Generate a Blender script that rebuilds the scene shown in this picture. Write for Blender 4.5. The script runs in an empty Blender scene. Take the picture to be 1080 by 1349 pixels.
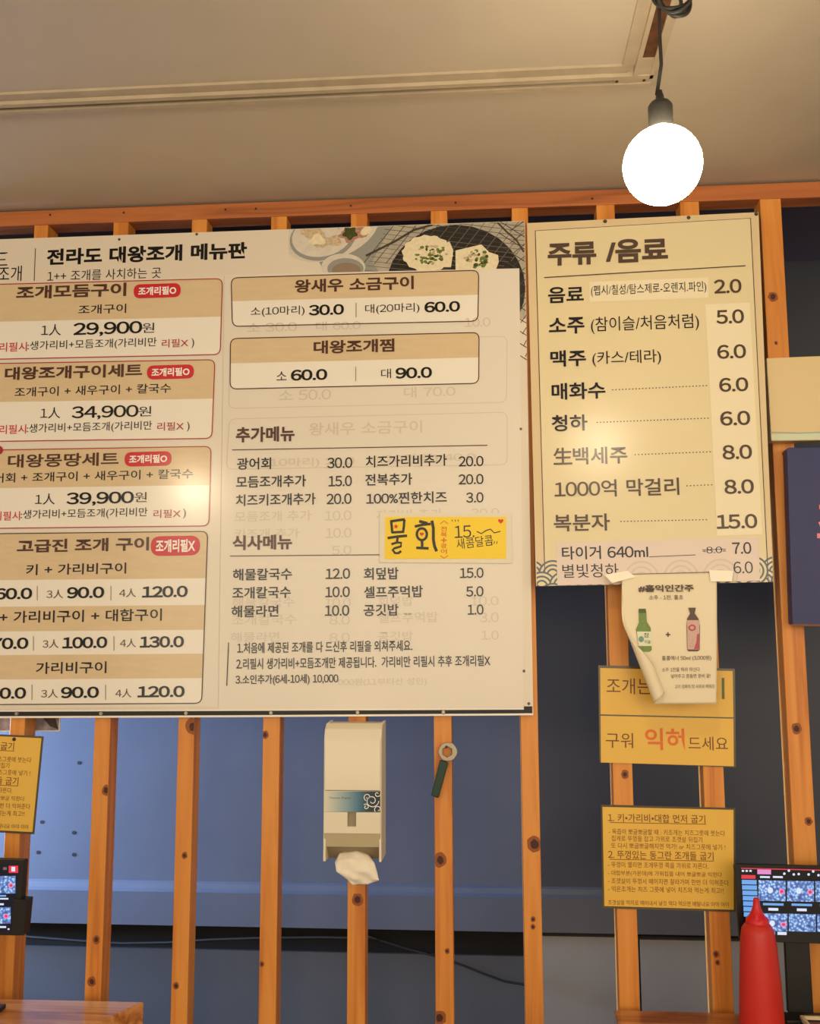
import bpy, bmesh, math, random
from mathutils import Vector, Matrix
random.seed(7)
SC = bpy.context.scene
COL = SC.collection

# ------------------------------------------------------------------ camera, world, lights, exposure
F, D, EYE = 1300.0, 2.15, 1.485
RT = Vector((0.99708704, 0.07620902, -0.00310139))
UP = Vector((0.01300799, -0.12984329, 0.9914492))
FW = Vector((-0.07515468, 0.98860149, 0.13045639))
CAM = Vector((0, 0, EYE))
cd = bpy.data.cameras.new('camera'); cam = bpy.data.objects.new('camera', cd); COL.objects.link(cam)
cd.sensor_fit = 'VERTICAL'; cd.sensor_height = 24.0; cd.lens = 24.0 * F / 1349.0
cd.clip_start = 0.02; cd.clip_end = 60
mw = Matrix((RT, UP, -FW)).transposed().to_4x4(); mw.translation = CAM
cam.matrix_world = mw
SC.camera = cam
SC.view_settings.view_transform = 'Standard'; SC.view_settings.look = 'None'
SC.view_settings.gamma = 1.0; SC.view_settings.use_curve_mapping = False
SC.view_settings.exposure = -0.32
try:
    SC.cycles.use_denoising = True; SC.cycles.max_bounces = 6
except Exception: pass
wd = bpy.data.worlds.new('world'); SC.world = wd; wd.use_nodes = True
wd.node_tree.nodes['Background'].inputs[0].default_value = (1.0, 0.86, 0.68, 1)
wd.node_tree.nodes['Background'].inputs[1].default_value = 0.78
WARM = (1.0, 0.82, 0.56)
BULB_L = 72.0

def lamp(name, kind, loc, power, color, size=0.055, target=None, sy=None):
    l = bpy.data.lights.new(name, kind); l.energy = power; l.color = color
    if kind == 'AREA':
        l.size = size
        if sy: l.shape = 'RECTANGLE'; l.size_y = sy
    else: l.shadow_soft_size = size
    o = bpy.data.objects.new(name, l); COL.objects.link(o); o.location = loc
    if target is not None:
        o.rotation_euler = (Vector(target) - Vector(loc)).to_track_quat('-Z', 'Y').to_euler()
    return o
# the room's other pendant bulbs, out of frame
for k, (x, y) in enumerate([(-1.185, 0.35), (1.75, 0.25), (1.9, -1.4)]):
    lamp('pendant_light', 'POINT', (x, y, EYE + 0.62), 14, WARM, 0.055)
# broad warm fill added unseen behind the viewer, for even room light
lamp('room_fill', 'AREA', (0.2, -2.0, EYE + 0.6), 125, (1.0, 0.85, 0.62), 5.0, (0.1, 2.1, EYE - 0.1), 2.4)
# unseen cool area light added behind the slats, for blue light on the wall
lamp('passage_cool_fill', 'AREA', (-2.6, 2.44, EYE - 0.30), 115, (0.42, 0.61, 1.0), 0.30, (-1.5, 2.85, EYE - 0.36), 0.5).data.spread = math.radians(75)

# ------------------------------------------------------------------ helpers
def lin(c):
    r = []
    for v in c:
        v /= 255.0
        r.append(v / 12.92 if v <= 0.04045 else ((v + 0.055) / 1.055) ** 2.4)
    return (*r, 1.0)
MATS = {}
def mat(name, rgb, rough=0.5, metal=0.0, emit=0.0, spec=0.4, noise=0.0, nscale=30.0, bump=0.0, coat=0.0, stretch=None, ecol=None):
    if name in MATS: return MATS[name]
    m = bpy.data.materials.new(name); m.use_nodes = True; MATS[name] = m
    nt = m.node_tree; b = nt.nodes['Principled BSDF']
    b.inputs['Base Color'].default_value = lin(rgb); b.inputs['Roughness'].default_value = rough
    b.inputs['Metallic'].default_value = metal; b.inputs['Specular IOR Level'].default_value = spec
    b.inputs['Coat Weight'].default_value = coat; b.inputs['Coat Roughness'].default_value = 0.15
    if emit:
        b.inputs['Emission Color'].default_value = lin(ecol or rgb); b.inputs['Emission Strength'].default_value = emit
    if noise or bump:
        tc = nt.nodes.new('ShaderNodeTexCoord'); nz = nt.nodes.new('ShaderNodeTexNoise')
        nz.inputs['Scale'].default_value = nscale; nz.inputs['Detail'].default_value = 4
        mp = nt.nodes.new('ShaderNodeMapping'); mp.inputs['Scale'].default_value = stretch or (1, 1, 1)
        nt.links.new(tc.outputs['Object'], mp.inputs[0]); nt.links.new(mp.outputs[0], nz.inputs['Vector'])
        if noise:
            r = nt.nodes.new('ShaderNodeValToRGB'); c = lin(rgb)
            r.color_ramp.elements[0].position = 0.3; r.color_ramp.elements[1].position = 0.7
            r.color_ramp.elements[0].color = (*[v * (1 - noise) for v in c[:3]], 1)
            r.color_ramp.elements[1].color = (*[min(1, v * (1 + noise)) for v in c[:3]], 1)
            nt.links.new(nz.outputs[0], r.inputs[0]); nt.links.new(r.outputs[0], b.inputs['Base Color'])
        if bump:
            bp = nt.nodes.new('ShaderNodeBump'); bp.inputs['Strength'].default_value = bump; bp.inputs['Distance'].default_value = 0.004
            nt.links.new(nz.outputs[0], bp.inputs['Height']); nt.links.new(bp.outputs[0], b.inputs['Normal'])
    return m

def wood(name, dark, mid, light, scale, rough=0.45, coat=0.0, ring=8.0):
    if name in MATS: return MATS[name]
    m = bpy.data.materials.new(name); m.use_nodes = True; MATS[name] = m
    nt = m.node_tree; b = nt.nodes['Principled BSDF']; N = nt.nodes.new; L = nt.links.new
    tc = N('ShaderNodeTexCoord'); oi = N('ShaderNodeObjectInfo'); add = N('ShaderNodeVectorMath')
    mul = N('ShaderNodeVectorMath'); mul.operation = 'SCALE'; mul.inputs['Scale'].default_value = 9.0
    cmb = N('ShaderNodeCombineXYZ')
    for i in range(3): L(oi.outputs['Random'], cmb.inputs[i])
    L(cmb.outputs[0], mul.inputs[0]); L(tc.outputs['Object'], add.inputs[0]); L(mul.outputs[0], add.inputs[1])
    mp = N('ShaderNodeMapping'); mp.inputs['Scale'].default_value = scale; L(add.outputs[0], mp.inputs[0])
    nz = N('ShaderNodeTexNoise'); nz.inputs['Scale'].default_value = 1.0; nz.inputs['Detail'].default_value = 6; nz.inputs['Distortion'].default_value = 0.6
    L(mp.outputs[0], nz.inputs['Vector'])
    mu = N('ShaderNodeMath'); mu.operation = 'MULTIPLY'; mu.inputs[1].default_value = ring; L(nz.outputs[0], mu.inputs[0])
    fr = N('ShaderNodeMath'); fr.operation = 'PINGPONG'; fr.inputs[1].default_value = 1.0; L(mu.outputs[0], fr.inputs[0])
    r = N('ShaderNodeValToRGB'); e = r.color_ramp.elements
    e[0].color = lin(dark); e[1].color = lin(light); x = e.new(0.35); x.color = lin(mid); L(fr.outputs[0], r.inputs[0])
    L(r.outputs[0], b.inputs['Base Color']); b.inputs['Roughness'].default_value = rough
    b.inputs['Coat Weight'].default_value = coat; b.inputs['Coat Roughness'].default_value = 0.2
    bp = N('ShaderNodeBump'); bp.inputs['Strength'].default_value = 0.15; bp.inputs['Distance'].default_value = 0.001
    L(nz.outputs[0], bp.inputs['Height']); L(bp.outputs[0], b.inputs['Normal'])
    return m

def ray(px, py): return (RT * ((px - 540) / F) + UP * (-(py - 674.5) / F) + FW)
class Plane:
    """a flat face in the room, seen from pixel positions; normal looks at the viewer"""
    def __init__(s, p0, n): s.p0 = Vector(p0); s.n = Vector(n).normalized()
    def at(s, px, py, off=0.0):
        d = ray(px, py); return CAM + d * (((s.p0 + s.n * off - CAM).dot(s.n)) / d.dot(s.n))
def vplane(Y, yaw=0.0, px=540, py=700, pitch=0.0):
    d = ray(px, py); p = CAM + d * (Y / d.y)
    return Plane(p, (math.sin(yaw), -math.cos(yaw), -math.sin(pitch)))
def hplane(z): return Plane((0, 0, z), (0, 0, 1))

class MB:
    def __init__(s): s.v = []; s.f = []; s.mi = []; s.m = []
    def _m(s, m):
        if m not in s.m: s.m.append(m)
        return s.m.index(m)
    def add(s, vs, fs, m):
        b = len(s.v); i = s._m(m); s.v += [Vector(v) for v in vs]
        for f in fs: s.f.append([b + k for k in f]); s.mi.append(i)
        return s
    def poly(s, pts, m): return s.add(pts, [range(len(pts))], m)
    def hexa(s, p, m):  # p: 4 front + 4 back corners
        return s.add(p, [(0, 1, 2, 3), (7, 6, 5, 4), (0, 4, 5, 1), (1, 5, 6, 2), (2, 6, 7, 3), (3, 7, 4, 0)], m)
    def box(s, a, b, m):
        x0, y0, z0 = a; x1, y1, z1 = b
        return s.hexa([(x0, y0, z0), (x1, y0, z0), (x1, y0, z1), (x0, y0, z1), (x0, y1, z0), (x1, y1, z0), (x1, y1, z1), (x0, y1, z1)], m)
    def slab(s, front, n, t, m):  # polygon extruded away from viewer by t along -n
        k = len(front); back = [Vector(p) - n * t for p in front]
        fs = [tuple(range(k)), tuple(range(2 * k - 1, k - 1, -1))] + [(i, i + k, (i + 1) % k + k, (i + 1) % k) for i in range(k)]
        return s.add(list(front) + back, fs, m)
    def lathe(s, prof, c, m, seg=40, cap=True):
        vs = []; fs = []; c = Vector(c)
        for r, z in prof:
            for k in range(seg):
                a = 2 * math.pi * k / seg; vs.append(c + Vector((r * math.cos(a), r * math.sin(a), z)))
        for i in range(len(prof) - 1):
            for k in range(seg):
                k2 = (k + 1) % seg; fs.append((i * seg + k, i * seg + k2, (i + 1) * seg + k2, (i + 1) * seg + k))
        if cap: fs.append(tuple(range(seg - 1, -1, -1))); fs.append(tuple(range((len(prof) - 1) * seg, len(prof) * seg)))
        return s.add(vs, fs, m)
    def tube(s, path, r, m, seg=10):
        P = [Vector(p) for p in path]; vs = []; fs = []; n = len(P); ref = None
        for i, p in enumerate(P):
            t = (P[min(i + 1, n - 1)] - P[max(i - 1, 0)]).normalized()
            if ref is None: ref = t.orthogonal().normalized()
            ref = (ref - t * ref.dot(t)).normalized(); b = t.cross(ref)
            for k in range(seg):
                a = 2 * math.pi * k / seg; vs.append(p + (ref * math.cos(a) + b * math.sin(a)) * r)
        for i in range(n - 1):
            for k in range(seg):
                k2 = (k + 1) % seg; fs.append((i * seg + k, i * seg + k2, (i + 1) * seg + k2, (i + 1) * seg + k))
        fs.append(tuple(range(seg - 1, -1, -1))); fs.append(tuple(range((n - 1) * seg, n * seg)))
        return s.add(vs, fs, m)
    def build(s, name, root=None, smooth=False, bevel=0.0):
        me = bpy.data.meshes.new(name); off = ROOTLOC.get(root.name, Vector()) if root else Vector()
        me.from_pydata([tuple(v - off) for v in s.v], [], [tuple(f) for f in s.f])
        for m in s.m: me.materials.append(m)
        me.polygons.foreach_set('material_index', s.mi)
        if smooth: me.polygons.foreach_set('use_smooth', [True] * len(me.polygons))
        me.update()
        o = bpy.data.objects.new(name, me); COL.objects.link(o)
        if root: o.parent = root; ROOTLOC[o.name] = off
        if bevel:
            md = o.modifiers.new('bevel', 'BEVEL'); md.width = bevel; md.segments = 2; md.limit_method = 'ANGLE'
            for p in me.polygons: p.use_smooth = True
            md.harden_normals = True
        return o
ROOTLOC = {}
def tag(o, label=None, cat=None, group=None, kind=None):
    if label: o['label'] = label
    if cat: o['category'] = cat
    if group: o['group'] = group
    if kind: o['kind'] = kind
    return o
def thing(name, label, cat, loc, group=None):
    o = bpy.data.objects.new(name, None); COL.objects.link(o); o.location = loc; o.empty_display_size = 0.05
    ROOTLOC[o.name] = Vector(loc)
    return tag(o, label, cat, group)
def single(mb, name, label, cat, group=None, origin=None, **k):
    """a thing that is one mesh; its origin is put at the given point"""
    h = bpy.data.objects.new('tmp', None); ROOTLOC['_o'] = Vector(origin) if origin else Vector()
    if origin: mb.v = [v - Vector(origin) for v in mb.v]
    bpy.data.objects.remove(h)
    o = mb.build(name, None, **k)
    if origin: o.location = origin
    return tag(o, label, cat, group)
def struct(mb, name, **k): return tag(mb.build(name, None, **k), kind='structure')

_CH = {}; _TX = {}; TXS = bpy.data.scenes.new('lettering')
def _glyphs(body, bold):
    cu = bpy.data.curves.new('t', 'FONT'); cu.body = body; cu.size = 1; cu.offset = bold; cu.resolution_u = 4
    o = bpy.data.objects.new('t', cu); TXS.collection.objects.link(o)
    me = bpy.data.meshes.new_from_object(o)
    V = [(v.co.x, v.co.y) for v in me.vertices]; FS = [tuple(p.vertices) for p in me.polygons]
    bpy.data.objects.remove(o); bpy.data.curves.remove(cu); bpy.data.meshes.remove(me)
    return V, FS
def char_geo(c, bold):
    key = (c, bold)
    if key in _CH: return _CH[key]
    if c == ' ': _CH[key] = ([], [], 0.30); return _CH[key]
    src, dx, adv = c, 0.0, None
    if c.isdigit(): src, dx, adv = chr(0xFF10 + int(c)), -0.215, 0.575      # gothic figures
    V, FS = _glyphs(src, bold)
    if adv is None: adv = 0.92 if ord(c) > 0x2e00 else max(a for a, b in _glyphs(c + '\uac00', 0.0)[0]) - 0.889
    V = [(a + dx, b) for a, b in V]; out = []
    for f in FS:      # all faces counter-clockwise
        A = sum(V[f[i]][0] * V[f[(i + 1) % len(f)]][1] - V[f[(i + 1) % len(f)]][0] * V[f[i]][1] for i in range(len(f)))
        out.append(f if A > 0 else f[::-1])
    _CH[key] = (V, out, adv); return _CH[key]
def text_geo(s, bold):
    key = (s, bold)
    if key in _TX: return _TX[key]
    V = []; FS = []; x = 0.0
    for c in s:
        v, f, adv = char_geo(c, bold); b = len(V)
        V += [(a + x, y) for a, y in v]; FS += [tuple(k + b for k in q) for q in f]; x += adv
    x0 = min(a for a, b in V); x1 = max(a for a, b in V); y0 = min(b for a, b in V); y1 = max(b for a, b in V)
    _TX[key] = ([((a - x0) / (x1 - x0), (b - y0) / (y1 - y0)) for a, b in V], FS); return _TX[key]
def write(mb, pl, s, xl, yl, xr, h, m, bold=0.0, slope=0.0, off=0.0, fn=None):
    """lettering whose lower left corner, right end and height are given on the face"""
    V, FS = text_geo(s, bold); fn = fn or (lambda x, y: (x, y))
    o = pl.at(*fn(xl, yl), off); u = pl.at(*fn(xr, yl + slope * (xr - xl)), off) - o
    vh = pl.at(*fn(xl, yl - h), off) - o
    w = pl.n.cross(u).normalized()
    if w.z < 0: w = -w
    w = w * vh.length
    mb.add([o + u * a + w * b for a, b in V], FS, m)
def quad(mb, pl, pts, m, off=0.0): mb.poly([pl.at(x, y, off) for x, y in pts], m)
def ribbon(mb, pl, pts, w, m, off=0.0, closed=False, clip=None):
    n = len(pts); L = []; R = []
    for i in range(n):
        if closed: a = pts[(i - 1) % n]; b = pts[(i + 1) % n]
        else: a = pts[max(i - 1, 0)]; b = pts[min(i + 1, n - 1)]
        dx, dy = b[0] - a[0], b[1] - a[1]; l = math.hypot(dx, dy) or 1; nx, ny = -dy / l * w / 2, dx / l * w / 2
        L.append((pts[i][0] + nx, pts[i][1] + ny)); R.append((pts[i][0] - nx, pts[i][1] - ny))
    for i in range(n if closed else n - 1):
        j = (i + 1) % n; q = [L[i], L[j], R[j], R[i]]
        if clip: q = clip_poly(q, clip)
        if len(q) > 2: quad(mb, pl, q, m, off)
def clip_poly(p, c):
    A = sum(c[i][0] * c[(i + 1) % len(c)][1] - c[(i + 1) % len(c)][0] * c[i][1] for i in range(len(c)))
    if A < 0: c = c[::-1]
    for i in range(len(c)):
        ax, ay = c[i]; bx, by = c[(i + 1) % len(c)]; o = []
        sd = lambda q: (bx - ax) * (q[1] - ay) - (by - ay) * (q[0] - ax)
        for k in range(len(p)):
            a, b = p[k - 1], p[k]; da, db = sd(a), sd(b)
            if (da >= 0) != (db >= 0):
                t = da / (da - db); o.append((a[0] + (b[0] - a[0]) * t, a[1] + (b[1] - a[1]) * t))
            if db >= 0: o.append(b)
        p = o
        if len(p) < 3: return []
    return p
def rrect(tl, tr, br, bl, r, k=5):
    """rounded outline of a four cornered card"""
    out = []; C = [tl, tr, br, bl]
    for i in range(4):
        p = C[i]; a = C[i - 1]; b = C[(i + 1) % 4]
        la = math.hypot(a[0] - p[0], a[1] - p[1]); lb = math.hypot(b[0] - p[0], b[1] - p[1])
        p0 = (p[0] + (a[0] - p[0]) * r / la, p[1] + (a[1] - p[1]) * r / la); p1 = (p[0] + (b[0] - p[0]) * r / lb, p[1] + (b[1] - p[1]) * r / lb)
        for j in range(k + 1):
            t = j / k; out.append(((1 - t) ** 2 * p0[0] + 2 * t * (1 - t) * p[0] + t * t * p1[0], (1 - t) ** 2 * p0[1] + 2 * t * (1 - t) * p[1] + t * t * p1[1]))
    return out
def ell(cx, cy, rx, ry, n=28, rot=0.0, wob=0.0, lob=0):
    o = []
    for k in range(n):
        a = 2 * math.pi * k / n; s = 1 + wob * math.sin(lob * a)
        x, y = rx * s * math.cos(a), ry * s * math.sin(a)
        o.append((cx + x * math.cos(rot) - y * math.sin(rot), cy + x * math.sin(rot) + y * math.cos(rot)))
    return o

# ------------------------------------------------------------------ materials
M_CEIL = mat('ceiling_paint', (200, 187, 166), 0.5, noise=0.03, nscale=6, bump=0.06)
M_TRIM = mat('trim_paint', (186, 170, 145), 0.5, noise=0.08, nscale=25)
M_RUST = mat('rusty_slot', (96, 58, 34), 0.7, noise=0.4, nscale=40)
M_WALLU = mat('wall_paint_dark', (58, 60, 66), 0.45, noise=0.08, nscale=4, bump=0.05)
M_WALLB = mat('wall_blue_light_tint', (84, 90, 104), 0.45, noise=0.08, nscale=4, bump=0.05)  # left part of the dark wall, blue light from the left put into its colour
M_WALLM = mat('wall_low_blue_light_tint', (74, 77, 82), 0.5, noise=0.06, nscale=5, bump=0.04)  # lower left wall, darker grey with the blue light tinted into it
M_WALLL = mat('wall_paint_grey', (140, 136, 130), 0.5, noise=0.06, nscale=5, bump=0.04)
M_GAP = mat('gap_black', (8, 8, 9), 0.8)
M_FLOOR = mat('floor_tile', (120, 108, 95), 0.4, noise=0.1, nscale=5)
M_WOOD = wood('slat_pine', (196, 116, 42), (214, 134, 52), (226, 150, 66), (26, 26, 1.6), 0.45, ring=5)
M_RAIL = wood('rail_pine', (150, 84, 40), (176, 100, 50), (190, 112, 58), (1.6, 30, 30), 0.5, ring=5)
M_TABLE = wood('table_wood', (158, 92, 42), (190, 118, 58), (214, 152, 92), (1.6, 14, 14), 0.22, coat=0.6, ring=9)
M_KNOT = mat('pine_knot', (70, 30, 14), 0.5)
M_KNOTR = mat('pine_knot_ring', (150, 82, 34), 0.5)
R_SHEET = 0.17
M_BOARD = mat('board_white', (226, 214, 196), R_SHEET, noise=0.01, nscale=3)
M_SHEET = mat('sheet_white', (228, 219, 204), R_SHEET)
M_CARD = mat('card_white', (240, 233, 220), R_SHEET)
M_TAN = mat('band_tan', (218, 194, 156), R_SHEET, noise=0.03, nscale=90, stretch=(0.2, 1, 1))
M_GHOST = mat('ghost_print', (213, 202, 186), R_SHEET)
M_INK = mat('ink_navy', (26, 20, 34), R_SHEET)
M_BLACK = mat('ink_black', (14, 12, 14), R_SHEET)
M_BROWN = mat('ink_brown', (84, 52, 44), R_SHEET)
M_BROWN2 = mat('ink_grey_brown', (84, 66, 56), .25)
M_GREY = mat('ink_grey', (112, 100, 92), R_SHEET)
M_RED = mat('ink_red', (204, 40, 52), R_SHEET)
M_WINE = mat('ink_wine', (172, 48, 62), R_SHEET)
M_WHITE = mat('ink_white', (250, 246, 240), R_SHEET)
M_BLK = mat('black_plastic', (20, 20, 20), 0.45, noise=0.1, nscale=60)
M_STEEL = mat('steel', (150, 140, 124), 0.35, 1.0)
M_DKSTEEL = mat('dark_steel', (96, 90, 80), 0.45, 0.8)

# ------------------------------------------------------------------ room shell
ZC = EYE + 1.021
X0, X1, YB = -3.6, 3.4, 2.66
struct(MB().box((X0, -3.2, -0.1), (X1, YB + 0.1, 0.0), M_FLOOR), 'floor')
struct(MB().box((X0, -3.2, ZC), (X1, D + 0.05, ZC + 0.1), M_CEIL).box((X0, D + 0.05, ZC), (X1, YB + 0.1, ZC + 0.1), mat('passage_ceiling_dark', (62, 48, 46), .6, noise=.1, nscale=5)), 'ceiling')
P_UP = vplane(YB - 0.02); P_LED = vplane(YB - 0.045); P_LOW = vplane(YB - 0.03)
zl = lambda pl, x, y: pl.at(x, y).z
zA = zl(P_UP, 400, 1163); zB = zl(P_LED, 400, 1222.5); zG = zl(P_LOW, 760, 1234)
w = MB()
w.box((X0, YB, 0), (X1, YB + 0.1, ZC), M_GAP)
xs = P_LOW.at(705, 1260).x; xm = P_LOW.at(842.5, 1270).x
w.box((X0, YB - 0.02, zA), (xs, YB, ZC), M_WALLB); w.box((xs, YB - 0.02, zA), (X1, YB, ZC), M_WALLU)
# ledge: a shallow rounded step at the foot of the upper panel
prof = [(YB - 0.02, zA), (YB - 0.028, zA - 0.004), (YB - 0.034, zA - 0.016), (YB - 0.045, zA - 0.022), (YB - 0.045, zB), (YB, zB)]
k = len(prof)
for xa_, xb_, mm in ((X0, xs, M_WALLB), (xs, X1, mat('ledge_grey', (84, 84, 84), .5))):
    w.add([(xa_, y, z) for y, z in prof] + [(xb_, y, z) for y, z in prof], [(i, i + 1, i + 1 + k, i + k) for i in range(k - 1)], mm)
# lower wainscot: recessed on the left, panels standing forward on the right
xs = P_LOW.at(705, 1260).x; xm = P_LOW.at(842.5, 1270).x
zg2 = zl(vplane(YB - 0.01), 200, 1250)
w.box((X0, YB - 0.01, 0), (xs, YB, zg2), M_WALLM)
w.box((xs, YB - 0.03, 0), (xm - 0.002, YB, zG), M_WALLL)
w.box((xm + 0.002, YB - 0.03, 0), (X1, YB, zG - 0.004), M_WALLL)
for x, y in [(104, 1005), (55, 1083), (97, 1097), (50, 1123), (97, 1126)]:   # dark plugged screw holes
    c = P_UP.at(x, y, 0.0006); w.poly([c + Vector((0.005 * math.cos(a * .6283), 0, 0.005 * math.sin(a * .6283))) for a in range(10)], M_GAP)
struct(w, 'wall_back')

# ceiling trim: an L of old partition track with a rusty slot
CP = hplane(ZC)
cx = CP.at(845, 99).x; cy = CP.at(845, 99).y
t = MB()
for a, b, h in [(-0.018, -0.007, 0.012), (0.007, 0.018, 0.012)]:
    t.box((X0, cy + a, ZC - h), (cx + 0.018, cy + b, ZC), M_TRIM)
t.box((X0, cy + 0.018, ZC - 0.004), (cx + 0.03, cy + 0.03, ZC), M_TRIM)
t.box((X0, cy - 0.040, ZC - 0.005), (cx - 0.03, cy - 0.018, ZC), M_TRIM)
t.box((X0, cy - 0.007, ZC - 0.003), (cx - 0.03, cy + 0.007, ZC), M_RUST)
t.box((cx - 0.05, cy - 0.007, ZC - 0.010), (cx + 0.018, cy + 0.007, ZC), M_TRIM)
for dx in (-0.045, 0.004): t.lathe([(0.003, -0.0012), (0.003, 0)], (cx + dx, cy, ZC - 0.010), M_KNOT, 10)
struct(t, 'trim_1')
t = MB(); y1 = cy - 0.018
t.box((cx - 0.018, -1.2, ZC - 0.012), (cx - 0.010, y1, ZC), M_TRIM)
t.box((cx + 0.012, -1.2, ZC - 0.012), (cx + 0.018, cy, ZC), M_TRIM)
t.box((cx + 0.018, -1.2, ZC - 0.004), (cx + 0.03, cy + 0.018, ZC), M_TRIM)
t.box((cx - 0.04, -1.2, ZC - 0.005), (cx - 0.018, cy - 0.04, ZC), M_TRIM)
t.box((cx - 0.010, -1.2, ZC - 0.008), (cx + 0.012, y1 - 0.05, ZC), M_RUST)
t.box((cx - 0.010, y1 - 0.05, ZC - 0.010), (cx + 0.012, y1, ZC), M_TRIM)
struct(t, 'trim_2')

# ------------------------------------------------------------------ timber partition: top rail and slats
SP = vplane(D)
zr1 = EYE + 1.0158; zr0 = EYE + 0.9791
r = MB().box((X0 + .02, D, zr0), (X1 - .02, D + 0.05, zr1), M_RAIL)
for px in (66, 163, 297, 337, 462, 600, 780, 905):
    c = SP.at(px, 285 - px * .03, 0.0005); r.poly([c + Vector((0.003 * math.cos(a * 1.05), 0, 0.003 * math.sin(a * 1.05))) for a in range(6)], M_KNOT)
pt = thing('slat_partition', 'open timber partition of upright orange pine slats under a ceiling rail, behind all signs', 'partition', (0, D + .025, 0))
r.build('top_rail', pt, bevel=0.002)
SX = [-1.0517, -0.8596, -0.6719, -0.4844, -0.2981, -0.1139, 0.0708, 0.2613, 0.4475, 0.6228]
SW = [.034, .036, .036, .037, .038, .038, .037, .041, .042, .046]
KN = {0: [(34, 1118, 4)], 1: [(140, 1041, 4), (127, 1238, 3), (121, 1293, 3.5)], 2: [(254, 957, 6), (243, 1127, 2.5), (232, 1299, 2.5)],
      3: [(349, 968, 3), (345, 1270, 2)], 4: [(471, 1185, 4.5)], 5: [(580, 1133, 5), (589, 1253, 2), (579, 1341, 5)],
      6: [(704, 1112, 6), (702, 1211, 2), (702, 1221, 2)], 7: [(823, 1020, 3)], 8: [(943, 1257, 2.5), (945, 1268, 2)],
      9: [(1049, 960, 4), (1018, 391, 4), (1065, 1082, 3), (1032, 598, 1.5), (1022, 452, 1.5)]}
for i in range(10):
    s = MB(); x = SX[i]; ww = SW[i]; dd = 0.048 if i else 0.055
    s.box((x, D, 0), (x + ww, D + dd, zr0), M_WOOD)
    for kx, ky, kr in KN.get(i, []):
        c = SP.at(kx, ky); rr = kr * D / F
        for q, (sc, mm, of) in enumerate([(1.6, M_KNOTR, .0003), (0.85, M_KNOT, .0006)]):
            pts = []
            for a in range(14):
                an = a * 2 * math.pi / 14; j = 1 + random.uniform(-.12, .12)
                pts.append(Vector((min(max(c.x + rr * sc * j * math.cos(an), x + .0005), x + ww - .0005), D - of, c.z + rr * sc * 1.15 * j * math.sin(an))))
            s.poly(pts, mm)
    s.build('slat', pt, bevel=0.0015)

# ------------------------------------------------------------------ big menu board
BY = D - 0.012
BP = vplane(BY)
bq = [(-78, 318), (691, 291), (702.5, 942), (-92, 946.5)]
sl = lambda y: -0.036 + 0.0246 * (y - 300) / 640
root = thing('menu_board', 'large cream price board of shellfish dishes, the widest sign on the slats', 'menu board', BP.at(300, 946))
MB().slab([BP.at(*p) for p in bq[::-1]], BP.n, 0.011, M_BOARD).build('backing_panel', root)
b = MB()   # black strip and pale edging along the bottom, black corner clip
ribbon(b, BP, [(-90, 941), (350, 939.5), (691, 937.8)], 6, M_BLK, .0004)
quad(b, BP, [(689, 930.5), (701, 930.5), (701.2, 939.6), (689, 939.6)], M_BLK, .0008)
ribbon(b, BP, [(-92, 945.2), (300, 943.6), (702, 941.0)], 2.6, M_CARD, .0010)
ribbon(b, BP, [(-90, 936.6), (300, 935.4), (690, 933.8)], 2.0, M_CARD, .0022)
b.build('edge_strip', root)
LS = [(-70, 377), (295, 364), (287, 931), (-82, 935)]; RS = [(296, 362), (684, 353.5), (690, 932.5), (288, 936)]
MB().slab([BP.at(x, y, .0012) for x, y in LS[::-1]], BP.n, .001, M_SHEET).build('overlay_sheet', root)
MB().slab([BP.at(x, y, .0014) for x, y in RS[::-1]], BP.n, .001, M_SHEET).build('overlay_sheet', root)
OF = .0022
def W(mb, s, xl, yb, xr, h, m, bold=0.0, off=.0030): write(mb, BP, s, xl, yb, xr, h, m, bold, sl(yb), off)
# headline printed on the board itself
h = MB()
def HL(*a):
    m_ = MB(); W(m_, *a); m_.build('headline', root)
HL('전라도 대왕조개 메뉴판', 61, 349.6, 325, 21.5, M_BLACK, .035, .0006)
HL('1++ 조개를 사치하는 곳', 62, 371, 212, 14, M_INK, .0, .0006)
HL('도', -14, 350.5, 9.5, 17, M_INK, 0, .0006); HL('전라도 조개', -60, 373, 28, 20, M_INK, 0, .0006)
ribbon(h, BP, [(-20, 334), (10, 333)], 1.3, M_INK, .0006)
ribbon(h, BP, [(46.6, 327), (45, 370)], 1.0, M_BROWN, .0006)
h.build('headline_rule', root)
# food picture printed at the upper right
M_PG = mat('photo_grey', (176, 168, 152), R_SHEET, noise=.12, nscale=40); M_PD = mat('photo_pan', (44, 42, 40), R_SHEET, noise=.25, nscale=60)
M_PL = mat('photo_plate', (214, 205, 190), R_SHEET, noise=.06, nscale=60); M_PB = mat('photo_blue', (150, 150, 142), R_SHEET)
M_PS = mat('photo_shell', (232, 218, 184), R_SHEET, noise=.08, nscale=120); M_PGR = mat('photo_green', (104, 122, 62), R_SHEET, noise=.4, nscale=400)
M_PN = mat('photo_noodle', (200, 178, 146), R_SHEET, noise=.25, nscale=150); M_PP = mat('photo_pink', (176, 130, 112), R_SHEET, noise=.4, nscale=250)
M_PW = mat('photo_wire', (72, 66, 58), R_SHEET); M_PDK = mat('photo_garnish', (70, 76, 40), R_SHEET, noise=.5, nscale=500)
f = MB(); cl = [(385, 302), (690.5, 291.5), (696, 520), (676, 520), (676, 357), (385, 368)]
clA = [(380, 302.5), (690.5, 291.6), (692.6, 420), (380, 420)]
def P(pts, m, k, c=clA):
    q = clip_poly(pts, c)
    if len(q) > 2: quad(f, BP, q, m, .0003 + .00004 * k)
P([(400, 300), (520, 290), (540, 360), (430, 366)], M_PB, 0)
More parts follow.
